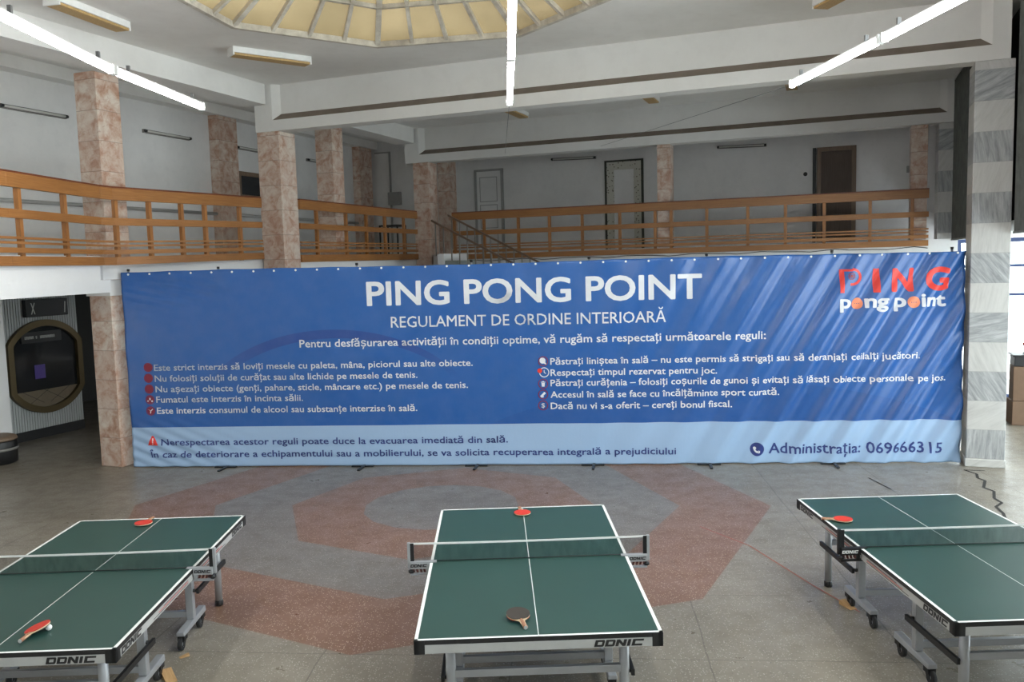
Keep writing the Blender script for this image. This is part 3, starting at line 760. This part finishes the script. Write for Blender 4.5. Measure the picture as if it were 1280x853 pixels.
# ------------------------------------------------------------------ table tennis tables
HW, HL, HT = .7625, 1.37, .76
def pl_face(m, quads, fn, mi=0):
    for q in quads: m.poly([fn(x, y) for x, y in q], mi)
def make_table(loc, rz, label, clamp, ctext, cshade):
    root = empty('table_tennis_table', loc, rz, label, 'table', 'green table tennis tables')
    for s in (-1, 1):
        y0, y1 = (.006, HL) if s > 0 else (-HL, -.006)
        m = MB(); m.box(-HW, HW, y0, y1, HT - .03, HT, 1); m.m[-5] = 0   # top face green, black edge
        z = HT + .0006; lw = .022
        ye = HL if s > 0 else -HL + lw
        m.poly([(-HW, ye - lw, z), (HW, ye - lw, z), (HW, ye, z), (-HW, ye, z)], 2)
        for x in (-HW, HW - lw): m.poly([(x, y0, z), (x + lw, y0, z), (x + lw, y1, z), (x, y1, z)], 2)
        m.poly([(-.0025, y0, z), (.0025, y0, z), (.0025, y1, z), (-.0025, y1, z)], 2)
        m.build('tabletop', ['green', 'edge', 'line'], root)
        # apron frame
        a = MB(); t = .025; za, zb = HT - .086, HT - .03; ey = s * HL
        a.box(-HW + .01, HW - .01, min(ey, ey - s * t), max(ey, ey - s * t), za, zb)
        for x in (-HW + .005, HW - t - .005): a.box(x, x + t, min(s * .02, ey - s * t), max(s * .02, ey - s * t), za, zb)
        ap = a.build('apron', 'apron', root)
        # lettering on the end and the sides, and the side stripes
        lt = MB(); h = .043; wd = .30; zl = za + .006
        if s < 0:
            pl_face(lt, donic(0, HW - .425, wd, h), lambda x, y: (x, -HL - .0015, zl + y))
        else: pl_face(lt, donic(0, -HW + .11, wd, h), lambda x, y: (-x, HL + .0015, zl + y))
        o = HL - .40 if s > 0 else -HL + .085
        pl_face(lt, donic(0, o, wd, h), lambda x, y: (HW - .0035, x, zl + y))
        o2 = -(HL - .085) if s > 0 else HL - .40
        pl_face(lt, donic(0, o2, wd, h), lambda x, y: (-HW + .0035, -x, zl + y))
        lt.build('lettering', 'edge', ap)
        sp = MB()
        for i, (c, mi) in enumerate(((.012, 0), (.024, 1), (.034, 0))):
            ya, yb = s * .12 + .0, s * (.78 - .09 * i); ya, yb = min(ya, yb), max(ya, yb)
            for x in (HW - .003, -HW + .003): sp.poly([(x, ya, za + c), (x, yb, za + c), (x, yb, za + c + .005), (x, ya, za + c + .005)], mi)
        sp.build('stripes', ['edge', 'redrub'], ap)
        for x in (-1, 1):
            c = MB(); w_ = .065
            c.box(min(x * (HW + .003), x * (HW - w_)), max(x * (HW + .003), x * (HW - w_)), min(ey + s * .003, ey - s * .03), max(ey + s * .003, ey - s * .03), za - .004, HT - .001)
            c.box(min(x * (HW + .003), x * (HW - .03)), max(x * (HW + .003), x * (HW - .03)), min(ey + s * .003, ey - s * w_), max(ey + s * .003, ey - s * w_), za - .004, HT - .001)
            c.build('corner_cap', 'edge', root, .004)
            # end leg
            lx, ly = x * .56, s * 1.12
            l = MB().cyl((lx, ly, .045), (lx, ly, HT - .03), .032, 20).build('leg', 'alu', root)
            MB().lathe((lx, ly, 0), [(.028, 0), (.036, .008), (.036, .05), (.030, .058)], 16).build('foot', 'black', l)
            # wheel trolley: post, foot beam, casters, folding strut
            py = s * .48; px = x * .54
            p = MB().box(px - .03, px + .03, py - .03, py + .03, .16, HT - .03).build('post', 'alu', root, .004)
            MB().lathe((px, py + s * .0 - .0, HT - .155), [(.0, 0), (.042, .0), (.046, .014), (.034, .03), (.033, .06)], 14).build('knob', 'black', p)
            b = MB(); ya, yb = (.22, .74) if s > 0 else (-.70, -.18)
            b.hexa([(px - .035, ya, .115), (px + .035, ya, .115), (px + .035, yb, .115), (px - .035, yb, .115), (px - .03, ya, .15), (px + .03, ya, .15), (px + .03, yb, .165), (px - .03, yb, .165)])
            fb = b.build('foot_beam', 'alu', root, .006)
            for yy in (ya + .045, yb - .045):
                cs = MB(); wx = px; wy = yy - .03
                cs.box(wx - .028, wx + .028, yy - .035, yy + .035, .075, .115, 0)
                for q in (-.021, .021): cs.hexa([(wx + q - .004, wy - .02, .04), (wx + q + .004, wy - .02, .04), (wx + q + .004, wy + .02, .04), (wx + q - .004, wy + .02, .04), (wx + q - .004, yy - .03, .10), (wx + q + .004, yy - .03, .10), (wx + q + .004, yy + .03, .10), (wx + q - .004, yy + .03, .10)], 0)
                cs.cyl((wx - .015, wy, .05), (wx + .015, wy, .05), .05, 20, 1); cs.cyl((wx - .018, wy, .05), (wx + .018, wy, .05), .02, 12, 2)
                cs.build('caster', ['black', 'rubber', 'vinylgrey'], fb)
            sx = x * .612
            ya, yb = (.46, 1.17) if s > 0 else (-1.15, -.45)
            st = MB().box(sx - .011, sx + .011, ya, yb, .375, .415)
            st.cyl((sx - .02 * x, s * .48, .395), (px, s * .48, .395), .014, 10); st.cyl((sx, s * 1.12, .395), (lx, s * 1.12, .395), .012, 10)
            st.build('folding_strut', 'black', root)
        MB().box(-.535, .535, s * 1.12 - .018, s * 1.12 + .018, .395, .445).build('leg_crossbar', 'alu', root, .004)
        MB().box(-.515, .515, s * .48 - .02, s * .48 + .02, .175, .225).build('post_crossbar', 'alu', root, .004)
        MB().box(-.5, .5, s * .9 - .02, s * .9 + .02, HT - .08, HT - .03).build('under_bar', 'alu', root)
    # net
    nx = HW + .1525; zt = HT + .1525
    nt = MB(); k = 40
    for i in range(k):
        xa, xb = -nx + 2 * nx * i / k, -nx + 2 * nx * (i + 1) / k
        sg = lambda x: -.006 * (1 - (x / nx) ** 2)
        nt.poly([(xa, 0, HT + .004), (xb, 0, HT + .004), (xb, 0, zt - .012 + sg(xb)), (xa, 0, zt - .012 + sg(xa))])
    net = nt.build('net', 'net', root)
    tp = MB()
    for i in range(k):
        xa, xb = -nx + 2 * nx * i / k, -nx + 2 * nx * (i + 1) / k
        tp.hexa([(xa, -.003, zt - .014 + sg(xa)), (xb, -.003, zt - .014 + sg(xb)), (xb, .003, zt - .014 + sg(xb)), (xa, .003, zt - .014 + sg(xa)), (xa, -.003, zt + sg(xa)), (xb, -.003, zt + sg(xb)), (xb, .003, zt + sg(xb)), (xa, .003, zt + sg(xa))])
    tp.build('net_tape', 'tape', net)
    MB().cyl((-nx, 0, HT + .006), (nx, 0, HT + .006), .004, 8).build('bottom_cord', 'black', net)
    MB().box(-nx, nx, -.012, -.002, HT + .0005, HT + .003).build('tension_strap', 'green', net)
    for x in (-1, 1):
        p = MB(); xo = x * nx
        p.box(min(xo, xo + x * .022), max(xo, xo + x * .022), -.014, .014, HT - .045, zt + .004)
        p = p.build('net_post', cshade, root, .003)
        MB().box(min(xo - x * .028, xo), max(xo - x * .028, xo), -.010, .010, HT + .006, zt - .002).build('post_sleeve', 'black', p)
        c = MB(); xi = x * (HW - .05)
        c.box(min(xi, xo), max(xi, xo), -.03, .012, HT + .001, HT + .010)
        c.box(min(x * (HW + .004), xo), max(x * (HW + .004), xo), -.034, .012, HT - .045, HT + .001)
        c.box(min(xi, xo), max(xi, xo), -.02, .012, HT - .10, HT - .087)
        c.box(min(x * (HW + .004), x * (HW + .03)), max(x * (HW + .004), x * (HW + .03)), -.02, .012, HT - .10, HT - .04)
        c.build('clamp', clamp, p, .002)
        t = MB(); x0 = min(x * (HW + .012), xo); pl_face(t, donic(0, x0, .125, .024, .2), lambda a, b: (a, -.0352, HT - .030 + b)); t.build('clamp_lettering', ctext, p)
        t = MB()
        for i in range(4): t.hexa([(x * (HW + .035 + .028 * i), -.02, HT - .075), (x * (HW + .05 + .028 * i), -.02, HT - .075), (x * (HW + .05 + .028 * i), .0, HT - .075), (x * (HW + .035 + .028 * i), .0, HT - .075), (x * (HW + .042 + .028 * i), -.02, HT - .046), (x * (HW + .057 + .028 * i), -.02, HT - .046), (x * (HW + .057 + .028 * i), 0, HT - .046), (x * (HW + .042 + .028 * i), 0, HT - .046)])
        t.build('red_ribs', 'maroon', p)
        MB().lathe((x * (nx - .005), -.008, HT - .075), [(.008, .03), (.010, .02), (.024, .016), (.024, 0), (.018, -.006)], 12).build('clamp_knob', 'black', p)
    return root
MT['maroon'] = plain('maroon_plastic', (.10, .03, .025), .5)
TABLES = {'l': ((-3.265, 6.282, 0), .025), 'c': ((.087, 6.322, 0), .021), 'r': ((3.426, 6.37, 0), .016)}
make_table(*TABLES['l'], 'green table tennis table at the left, under the left lit tubes', 'alu', 'edge', 'alu')
make_table(*TABLES['c'], 'green table tennis table in the middle, carrying a dark and a red paddle', 'alu', 'edge', 'alu')
make_table(*TABLES['r'], 'green table tennis table at the right with black net clamps', 'black', 'line', 'black')

# ------------------------------------------------------------------ paddles and ball
def on_table(t, x, y, z=HT):
    (lx, ly, _), a = TABLES[t]; return Vector((lx + math.cos(a) * x - math.sin(a) * y, ly + math.sin(a) * x + math.cos(a) * y, z))
def paddle(t, x, y, ang, label, top='redrub', tilt=(0.0, 0.0), lift=0.0):
    """ang: heading of the handle in the table frame"""
    root = empty('table_tennis_paddle', on_table(t, x, y, HT + .0008 + lift), TABLES[t][1] + ang - PI, label, 'paddle', 'table tennis paddles')
    root.rotation_euler = (tilt[0], tilt[1], TABLES[t][1] + ang - PI)     # handle along local -x
    out = []
    for i in range(40):
        a = 2 * PI * i / 40 + .0; cx = math.cos(a); sy = math.sin(a)
        px = .079 * cx; py = .0755 * sy
        if cx < -.75: px = -.079 * .75 - (.079 * (-cx - .75)) * .9
        out.append((px, py))
    neck = [(x_, y_) for x_, y_ in out if x_ > -.066]
    neck.sort(key=lambda p: math.atan2(p[1], p[0]))
    shape = neck + [(-.078, .030), (-.092, .0165), (-.172, .0125), (-.172, -.0125), (-.092, -.0165), (-.078, -.030)]
    shape = [p for p in shape]
    ang_sorted = neck; full = ang_sorted + [(-.076, .033), (-.09, .017), (-.17, .012), (-.17, -.012), (-.09, -.017), (-.076, -.033)]
    zc = .013
    MB().prism(full, zc - .0035, zc + .0035).build('blade', 'blade', root)
    rub = [(x_, y_) for x_, y_ in neck] + [(-.071, .024), (-.071, -.024)]
    MB().prism(rub, zc + .0036, zc + .0075, 0, True).build('top_rubber', top, root)
    MB().prism(rub, zc - .0075, zc - .0036, 0, True).build('under_rubber', 'black' if top == 'redrub' else 'redrub', root)
    h = MB(); n = 12
    prof = [(-.072, .010, .0095), (-.085, .0125, .011), (-.12, .0125, .0112), (-.150, .014, .0116), (-.172, .0165, .0122), (-.174, .015, .011)]
    b = 0
    for (hx, ry, rz_) in prof: h.v += [(hx, ry * math.cos(2 * PI * i / n), zc + rz_ * math.sin(2 * PI * i / n)) for i in range(n)]
    for j in range(len(prof) - 1):
        for i in range(n): q = (i + 1) % n; h.face((j * n + i, j * n + q, (j + 1) * n + q, (j + 1) * n + i), 0, True)
    h.face(range(n)); h.face([(len(prof) - 1) * n + i for i in range(n - 1, -1, -1)])
    hd = h.build('handle', 'handle', root)
    MB().cyl((-.1735, 0, zc), (-.1765, 0, zc), .0125, 12).build('end_badge', 'apron', hd)
    R = root.rotation_euler.to_matrix()
    root.location.z = HT + .0015 - min((R @ v.co).z for ch in root.children for v in ch.data.vertices)
    return root
paddle('c', -.010, 1.15, math.radians(97), 'red paddle at the far end of the middle table')
paddle('c', -.118, -1.10, math.radians(-76), 'dark brown worn paddle at the near end of the middle table', 'darkrub', (0, -.10), .008)
paddle('l', -.10, 1.185, math.radians(84), 'red paddle at the far end of the left table')
paddle('l', .150, -1.08, math.radians(-96), 'red paddle propped on a white ball at the near end of the left table', 'redrub', (-.30, -.06))
paddle('r', -.615, .675, math.radians(166), 'red paddle by the net of the right table, handle over the edge')
b = MB().sphere((0, 0, .02), .02, 0, 20).build('table_tennis_ball', 'ball'); b.location = on_table('l', .205, -1.06, HT + .001); tag(b, 'white ball tucked under the near red paddle on the left table', 'ball')

# wooden wedges under the wheels
def wedge(x, y, rz, label, s=1.0):
    m = MB(); L, wd, h = .13 * s, .06 * s, .035 * s
    m.v += [(-L / 2, -wd / 2, 0), (L / 2, -wd / 2, 0), (L / 2, wd / 2, 0), (-L / 2, wd / 2, 0), (L / 2, -wd / 2, h), (L / 2, wd / 2, h), (-L / 2, -wd / 2, .004), (-L / 2, wd / 2, .004)]
    for q in ((3, 2, 1, 0), (1, 2, 5, 4), (0, 1, 4, 6), (2, 3, 7, 5), (6, 4, 5, 7), (0, 6, 7, 3)): m.face(q)
    o = m.build('wooden_wedge', 'wedge'); o.location = (x, y, .003); o.rotation_euler = (0, 0, rz); tag(o, label, 'wedge', 'wooden wedges by the wheels')
wedge(-2.64, 6.05, 2.2, 'light wooden wedge under the left table, nearest to the camera', 1.3)
wedge(-2.66, 6.40, .6, 'small broken wooden chip beside a wheel of the left table', .55)
wedge(2.845, 7.02, 1.9, 'light wooden wedge under a wheel of the right table', 1.1)

# ------------------------------------------------------------------ banner
B0 = Vector((-5.975, 12.95, 0)); B1 = Vector((6.40, 11.88, 0)); BL = (B1 - B0).length; BH = 3.05
def sstep(a, b, x): t = max(0, min(1, (x - a) / (b - a))); return t * t * (3 - 2 * t)
def fold(s, z):
    g = sstep(5.8, 10.3, s); q = 0
    p = s - .52 * z
    q += g * (.036 * math.sin(p * 2 * PI / .62 + .6 * math.sin(p * 1.9)) + .018 * math.sin((s - .60 * z) * 2 * PI / .27 + 1.3) * sstep(7.2, 11, s))
    q += .010 * sstep(2.0, 4.5, s) * (1 - sstep(7, 9, s)) * math.sin((s - 1.15 * z) * 2 * PI / 1.5)
    q += .012 * math.exp(-((s - .5) / .9) ** 2 - ((z - .25) / .35) ** 2) * math.sin((z + .45 * s) * 2 * PI / .17)
    q += .006 * math.exp(-((s - .8) / 1.0) ** 2 - ((z - 2.75) / .3) ** 2) * math.sin((z + .22 * s) * 2 * PI / .13)
    q += .010 * (1 - sstep(0, .25, s)) * math.sin(z * 2.4 * PI)
    q += .05 * sstep(BL - .35, BL, s) + .012 * sstep(BL - 1, BL, s) * math.sin(z * 5)
    q += .007 * math.sin(s * 2 * PI / 3.4 + z)
    q += .012 * sstep(2.6, 3.05, z) * math.cos(s * 2 * PI / .83)
    return -q
broot = empty('rules_banner', B0, math.atan2(B1.y - B0.y, B1.x - B0.x), 'huge blue vinyl banner of table tennis hall rules with white lettering', 'banner')
def sheet_mat():
    n = N('blue_vinyl'); tc = n.n('ShaderNodeTexCoord').outputs['Object']; sep = n.n('ShaderNodeSeparateXYZ'); n.l(tc, sep.inputs[0])
    s, z = sep.outputs[0], sep.outputs[2]
    blue = (.010, .098, .36); deep = (.008, .072, .285)
    # printed swooshes
    def ell(cx, cz, rx, rz):
        a = n.math('POWER', n.math('DIVIDE', n.math('SUBTRACT', s, cx), rx), 2.0); b = n.math('POWER', n.math('DIVIDE', n.math('SUBTRACT', z, cz), rz), 2.0)
        return n.math('SQRT', n.math('ADD', a, b))
    e = ell(3.25, .55, 2.3, 1.56)
    ringm = n.math('MULTIPLY', n.math('LESS_THAN', e, 1.0), n.math('GREATER_THAN', ell(3.30, .50, 2.25, 1.50), .985)); ringm = n.math('MULTIPLY', ringm, n.ramp(n.math('MULTIPLY', z, .3), [(.40, 0.0), (.56, 1.0)]))
    c = n.mix(n.math('MULTIPLY', ringm, .85), blue, (.010, .050, .25))
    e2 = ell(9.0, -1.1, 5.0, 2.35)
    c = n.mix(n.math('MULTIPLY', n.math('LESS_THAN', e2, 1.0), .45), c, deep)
    strip = n.math('LESS_THAN', z, .638)
    c = n.mix(strip, c, (.33, .48, .70))
    w_ = n.noise(n.pos(), 5, 4)
    c = n.mix(n.math('MULTIPLY', w_, .06), c, (.6, .65, .75))
    n.set(c, .26, 0, .5)
    b = n.noise(n.pos((3, 3, 1)), 7, 5); n.bump(b, .12, .02); return n.m
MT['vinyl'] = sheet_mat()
m = MB(); ns, nz = 360, 120
for j in range(nz + 1):
    for i in range(ns + 1):
        s = BL * i / ns; z = .015 + (BH - .015) * j / nz
        zz = z + (.003 * math.cos(s * 2 * PI / .83) + .010 * math.sin(s * .9) if j == nz else 0)
        m.v.append((s, fold(s, z), zz))
for j in range(nz):
    for i in range(ns): a = j * (ns + 1) + i; m.face((a, a + 1, a + ns + 2, a + ns + 1), 0, True)
sh = m.build('sheet', 'vinyl', broot); sm = sh.modifiers.new('thick', 'SOLIDIFY'); sm.thickness = .002; sm.offset = -1
def lay(name, polys, mat, parent, gap=.005, cell=.045):
    """flat outlines in (s, z) laid onto the folded sheet"""
    bm = bmesh.new()
    for vs, fs in polys:
        bv = [bm.verts.new((x, 0, z)) for x, z in vs]
        for f_ in fs:
            try: bm.faces.new([bv[i] for i in f_])
            except ValueError: pass
    bmesh.ops.triangulate(bm, faces=bm.faces[:], quad_method='BEAUTY', ngon_method='BEAUTY')
    tris = [tuple((v.co.x, v.co.z) for v in f_.verts) for f_ in bm.faces]; bm.free(); bm = bmesh.new(); done = []
    while tris:
        t = tris.pop(); ln = [math.dist(t[i], t[(i + 1) % 3]) for i in range(3)]; i = max(range(3), key=lambda k_: ln[k_])
        lim = cell if t[0][0] > 5.5 or t[0][0] < 1.8 else .14
        if ln[i] > lim:
            p, q, r_ = t[i], t[(i + 1) % 3], t[(i + 2) % 3]; mid = ((p[0] + q[0]) / 2, (p[1] + q[1]) / 2); tris += [(p, mid, r_), (mid, q, r_)]
        else: done.append(t)
    cache = {}
    def bv_(p):
        k_ = (round(p[0], 6), round(p[1], 6))
        if k_ not in cache: cache[k_] = bm.verts.new((p[0], 0, p[1]))
        return cache[k_]
    for t in done:
        vs3 = [bv_(p) for p in t]
        if len(set(vs3)) == 3:
            try: bm.faces.new(vs3)
            except ValueError: pass
    for v in bm.verts: v.co.y = fold(v.co.x, v.co.z) - gap
    for f_ in bm.faces:
        f_.normal_update()
        if f_.normal.y > 0: f_.normal_flip()
    me = bpy.data.meshes.new(name); bm.to_mesh(me); bm.free(); me.materials.append(MT[mat])
    o = bpy.data.objects.new(name, me); C.objects.link(o); o.parent = parent; return o
def line(body, s0, s1, z, cap, bold):
    vs, fs, w_ = text_norm(body, bold); k = (s1 - s0) / w_
    return ([(s0 + x * k, z + y * cap) for x, y in vs], fs)
MT['print'] = plain('white_print', (.74, .76, .80), .45); MT['navy'] = plain('navy_print', (.020, .040, .20), .45)
MT['orange'] = plain('orange_print', (.82, .26, .13), .45); MT['signal'] = plain('red_logo_print', (.80, .045, .03), .45); MT['crimson'] = plain('crimson_icon_print', (.22, .012, .035), .45)
lay('title_lettering', [line('PING PONG POINT', 3.823, 8.785, 2.452, .366, .034)], 'print', broot)
lay('subtitle_lettering', [line('REGULAMENT DE ORDINE INTERIOARĂ', 4.180, 8.262, 2.122, .165, .010)], 'print', broot)
rows = [('Pentru desfășurarea activității în condiții optime, vă rugăm să respectați următoarele reguli:', 2.758, 9.690, 1.846, .119),
 ('Este strict interzis să loviți mesele cu paleta, mâna, piciorul sau alte obiecte.', .433, 5.400, 1.524, .10), ('Nu folosiți soluții de curățat sau alte lichide pe mesele de tenis.', .434, 4.555, 1.355, .10),
 ('Nu așezați obiecte (genți, pahare, sticle, mâncare etc.) pe mesele de tenis.', .436, 5.316, 1.19, .10), ('Fumatul este interzis în incinta sălii.', .437, 2.770, 1.026, .10), ('Este interzis consumul de alcool sau substanțe interzise în sală.', .437, 4.536, .852, .10),
 ('Păstrați liniștea în sală – nu este permis să strigați sau să deranjați ceilalți jucători.', 6.559, 11.860, 1.524, .10), ('Respectați timpul rezervat pentru joc.', 6.559, 8.989, 1.356, .10),
 ('Păstrați curățenia – folosiți coșurile de gunoi și evitați să lăsați obiecte personale pe jos.', 6.555, 12.217, 1.200, .10), ('Accesul în sală se face cu încălțăminte sport curată.', 6.552, 9.881, 1.024, .10), ('Dacă nu vi s-a oferit – cereți bonul fiscal.', 6.55, 9.206, .853, .10)]
for r_ in rows: lay('rule_lettering', [line(*r_, .023)], 'print', broot)
for r_ in (('Nerespectarea acestor reguli poate duce la evacuarea imediată din sală.', .470, 5.896, .351, .104), ('În caz de deteriorare a echipamentului sau a mobilierului, se va solicita recuperarea integrală a prejudiciului', .281, 8.390, .158, .104),
           ('Administrația: 069666315', 9.734, 12.165, .156, .159)): lay('notice_lettering', [line(*r_, .023)], 'navy', broot)
def disc(s, z, r, n=28, a0=0): return ([(s + r * math.cos(2 * PI * i / n + a0), z + r * math.sin(2 * PI * i / n + a0)) for i in range(n)], [tuple(range(n))])
def annulus(s, z, r, r2, n=28):
    v = [(s + q * math.cos(2 * PI * i / n), z + q * math.sin(2 * PI * i / n)) for q in (r, r2) for i in range(n)]
    return (v, [(i, (i + 1) % n, n + (i + 1) % n, n + i) for i in range(n)])
def rp(a, b, c, d): return ([(a, c), (b, c), (b, d), (a, d)], [(0, 1, 2, 3)])
def pg(*p): return (list(p), [tuple(range(len(p)))])
def bar2(a, b, w_):
    d = Vector((b[0] - a[0], b[1] - a[1])).normalized(); n_ = Vector((-d.y, d.x)) * w_ / 2
    return pg((a[0] - n_.x, a[1] - n_.y), (b[0] - n_.x, b[1] - n_.y), (b[0] + n_.x, b[1] + n_.y), (a[0] + n_.x, a[1] + n_.y))
# left list icons
for k, (s, z) in enumerate(((.341, 1.581), (.336, 1.412), (.336, 1.243), (.337, 1.076), (.338, .900))):
    o = lay('red_icon', [annulus(s, z, .072, .058), bar2((s - .05, z + .05), (s + .05, z - .05), .014)] if k < 3 else [annulus(s, z, .072, .060)], 'crimson', broot)
    lay('red_icon', [disc(s, z, .056)], 'crimson', broot, .0035)
    if k == 3: lay('icon_mark', [rp(s - .045, s - .02, z - .03, z - .01), rp(s - .01, s + .012, z - .005, z + .03), rp(s + .02, s + .045, z - .035, z - .01)], 'print', broot, .0055)
    if k == 4: lay('icon_mark', [pg((s - .045, z + .03), (s, z - .005), (s - .012, z + .012)), bar2((s, z), (s - .005, z - .04), .014), bar2((s, z), (s + .035, z + .03), .014)], 'print', broot, .0055)
# right list icons
ic = [(6.454, 1.577), (6.456, 1.412), (6.447, 1.240), (6.443, 1.078), (6.439, .913)]
for k, (s, z) in enumerate(ic):
    if k != 1: lay('red_icon', [annulus(s, z, .074, .062)], 'crimson', broot)
s, z = ic[0]; lay('icon_mark', [disc(s - .01, z + .01, .045, 16), pg((s + .0, z - .03), (s + .05, z - .05), (s + .02, z + .01))], 'print', broot, .0055)
s, z = ic[1]; lay('icon_mark', [annulus(s + .01, z, .075, .062), bar2((s + .01, z + .035), (s + .01, z), .011), bar2((s + .008, z), (s + .035, z - .018), .011)], 'print', broot, .0055); lay('red_icon', [disc(s - .055, z + .025, .036, 16)], 'signal', broot, .007)
s, z = ic[2]; lay('icon_mark', [pg((s - .026, z + .015), (s - .02, z - .042), (s + .02, z - .042), (s + .026, z + .015)), rp(s - .034, s + .034, z + .021, z + .031), rp(s - .012, s + .012, z + .031, z + .041)], 'print', broot, .0055)
s, z = ic[3]; lay('icon_mark', [bar2((s - .035, z - .035), (s + .03, z + .03), .032), bar2((s - .02, z - .042), (s + .01, z - .03), .014)], 'print', broot, .0055)
s, z = ic[4]; lay('icon_mark', [line('$', s - .027, s + .027, z - .035, .07, .02)], 'print', broot, .0055)
# warning triangle and phone icon
s, z = .338, .405; lay('warning_triangle', [pg((s - .085, z - .05), (s + .085, z - .05), (s + .075, z - .03), (s + .012, z + .10), (s - .012, z + .10), (s - .075, z - .03))], 'signal', broot)
lay('warning_mark', [rp(s - .009, s + .009, z - .005, z + .06), disc(s, z - .025, .010, 12)], 'print', broot, .0055)
s, z = 9.562, .226; lay('phone_disc', [disc(s, z, .098, 36)], 'navy', broot)
arc = [(s + .052 * math.cos(a) + .012, z + .052 * math.sin(a) + .012) for a in [PI + PI / 2 * i / 6 for i in range(7)]]
lay('phone_handset', [bar2(a, b, .026) for a, b in zip(arc[:-1], arc[1:])] + [disc(arc[0][0] + .004, arc[0][1] + .006, .021, 12), disc(arc[-1][0] + .006, arc[-1][1] + .004, .021, 12)], 'print', broot, .0055)
# corner logo
lay('logo_lettering', [rp(10.722, 10.782, 2.489, 2.826), rp(10.782, 10.89, 2.795, 2.826)], 'signal', broot)
arc = [(10.885 + .118 * math.cos(a), 2.715 + .108 * math.sin(a)) for a in [PI / 2 - (PI * 1.05) * i / 14 for i in range(15)]]
lay('logo_lettering', [bar2(a, b, .036) for a, b in zip(arc[:-1], arc[1:])], 'signal', broot, .0045)
lay('logo_ball', [annulus(10.88, 2.725, .052 - .0, .038), disc(10.88, 2.725, .026, 14)], 'crimson', broot)
lay('logo_lettering', [rp(11.19, 11.282, 2.486, 2.826)], 'signal', broot)
lay('logo_lettering', [line('N', 11.435, 11.749, 2.486, .340, .062)], 'signal', broot); lay('logo_lettering', [line('G', 11.895, 12.224, 2.494, .335, .062)], 'signal', broot)
def low(body, s0, s1, z): 
    vs, fs, w_ = text_norm(body, .05); k = (s1 - s0) / w_; return ([(s0 + x * k, z + y * .197) for x, y in vs], fs)
for bd_, a, b_ in (('p', 10.721, 10.880), ('ng', 11.074, 11.406), ('p', 11.492, 11.650), ('int', 11.846, 12.193)): lay('logo_lettering', [low(bd_, a, b_, 2.267)], 'print', broot)
for s, z in ((10.973, 2.335), (11.746, 2.337)):
    lay('logo_ball', [disc(s, z, .083, 32)], 'orange', broot, .005); lay('logo_dots', [disc(s + d, z - .003, .007, 8) for d in (-.03, 0, .03)], 'navy', broot, .0065)
# eyelets, stand poles, feet
e0 = None
for i in range(38):
    s = .12 + i * (BL - .24) / 37
    if e0 is None: e0 = MB().cyl((0, 0, 0), (0, -.006, 0), .016, 10).build('eyelet', 'line', broot); e = e0
    else: e = link_copy(e0, broot)
    e.location = (s, fold(s, BH - .03) - .001, BH - .03)
p0 = f0 = k0 = None
for s in (.06, 1.50, 3.665, 5.41, 7.16, 8.865, 10.64, 12.30):
    pole = MB().cyl((s, .11, .03), (s, .11, BH + .02), .016, 10).build('stand_pole', 'vinylgrey', broot)
    MB().cyl((s, .11, BH + .02), (s, .11, BH + .055), .022, 10).build('pole_cap', 'black', pole)
    if .5 < s < 12:
        ft = MB(); ft.box(s - .17, s + .17, -.06, -.01, .004, .022); ft.hexa([(s - .02, -.30, .004), (s + .02, -.30, .004), (s + .06, .3, .004), (s + .02, .3, .004), (s - .02, -.30, .022), (s + .02, -.30, .022), (s + .06, .3, .03), (s + .02, .3, .03)])
        ft.build('stand_foot', 'black', broot)
MB().cyl((.06, .11, BH - .03), (12.3, .11, BH - .03), .014, 8).build('top_bar', 'vinylgrey', broot)

# ------------------------------------------------------------------ odds and ends on the floor
def carton(x, y, z, sx, sy, sz, rz, label):
    root = empty('cardboard_box', (x, y, z), rz, label, 'box', 'stacked cardboard boxes')
    MB().box(-sx / 2, sx / 2, -sy / 2, sy / 2, 0, sz).build('carton', 'card', root, .008)
    m = MB().box(-sx / 2 - .002, sx / 2 + .002, -.03, .03, sz - .001, sz + .002); m.box(-.03, .03, -sy / 2 - .002, -sy / 2, sz - .12, sz); m.build('tape_strip', 'tapeb', root)
cx, cy = W(1.40, 3.6).x, W(1.40, 3.6).y
carton(cx - .0, cy, 0.001, .60, .5, .42, AL + .05, 'lower brown cardboard box stacked behind the near marble pillar')
carton(cx + .02, cy, .424, .58, .48, .60, AL - .03, 'upper brown cardboard box of the stack behind the near marble pillar')
r = empty('black_crate', (cx + .02, cy, 1.028), AL, 'black crate on top of the cardboard boxes', 'crate')
m = MB(); m.box(-.26, .26, -.2, .2, 0, .02)
for a, b, c, d_ in ((-.28, .28, -.22, -.19), (-.28, .28, .19, .22), (-.28, -.25, -.19, .19), (.25, .28, -.19, .19)): m.box(a, b, c, d_, 0, .17)
m.build('tray', 'black', r, .008); MB().box(-.31, .31, -.25, .25, .17, .20).build('rim', 'black', r, .006)
r = empty('storage_tub', (cx + .08, cy, 1.23), AL, 'small dark tub with a red lid on the black crate', 'tub')
MB().prism([(.17 * math.cos(t * PI / 8), .14 * math.sin(t * PI / 8)) for t in range(16)], 0, .14).build('body', 'black', r)
MB().prism([(.185 * math.cos(t * PI / 8), .155 * math.sin(t * PI / 8)) for t in range(16)], .14, .19).build('lid', 'redrub', r, .01)
r = empty('round_bin', W(-14.52, -3.72), 0, 'low black rounded bin with a brown rim by the white wall at far left', 'bin')
MB().lathe((0, 0, 0), [(.27, 0), (.30, .02), (.31, .36), (.30, .38)], 28).build('body', 'black', r)
MB().lathe((0, 0, .38), [(.30, 0), (.315, .01), (.30, .05), (.24, .075), (.1, .08)], 28).build('rim', 'doorframe', r)
MB().lathe((0, 0, .22), [(.312, 0), (.318, .01), (.318, .03), (.312, .04)], 28).build('band', 'oldmetal', r)
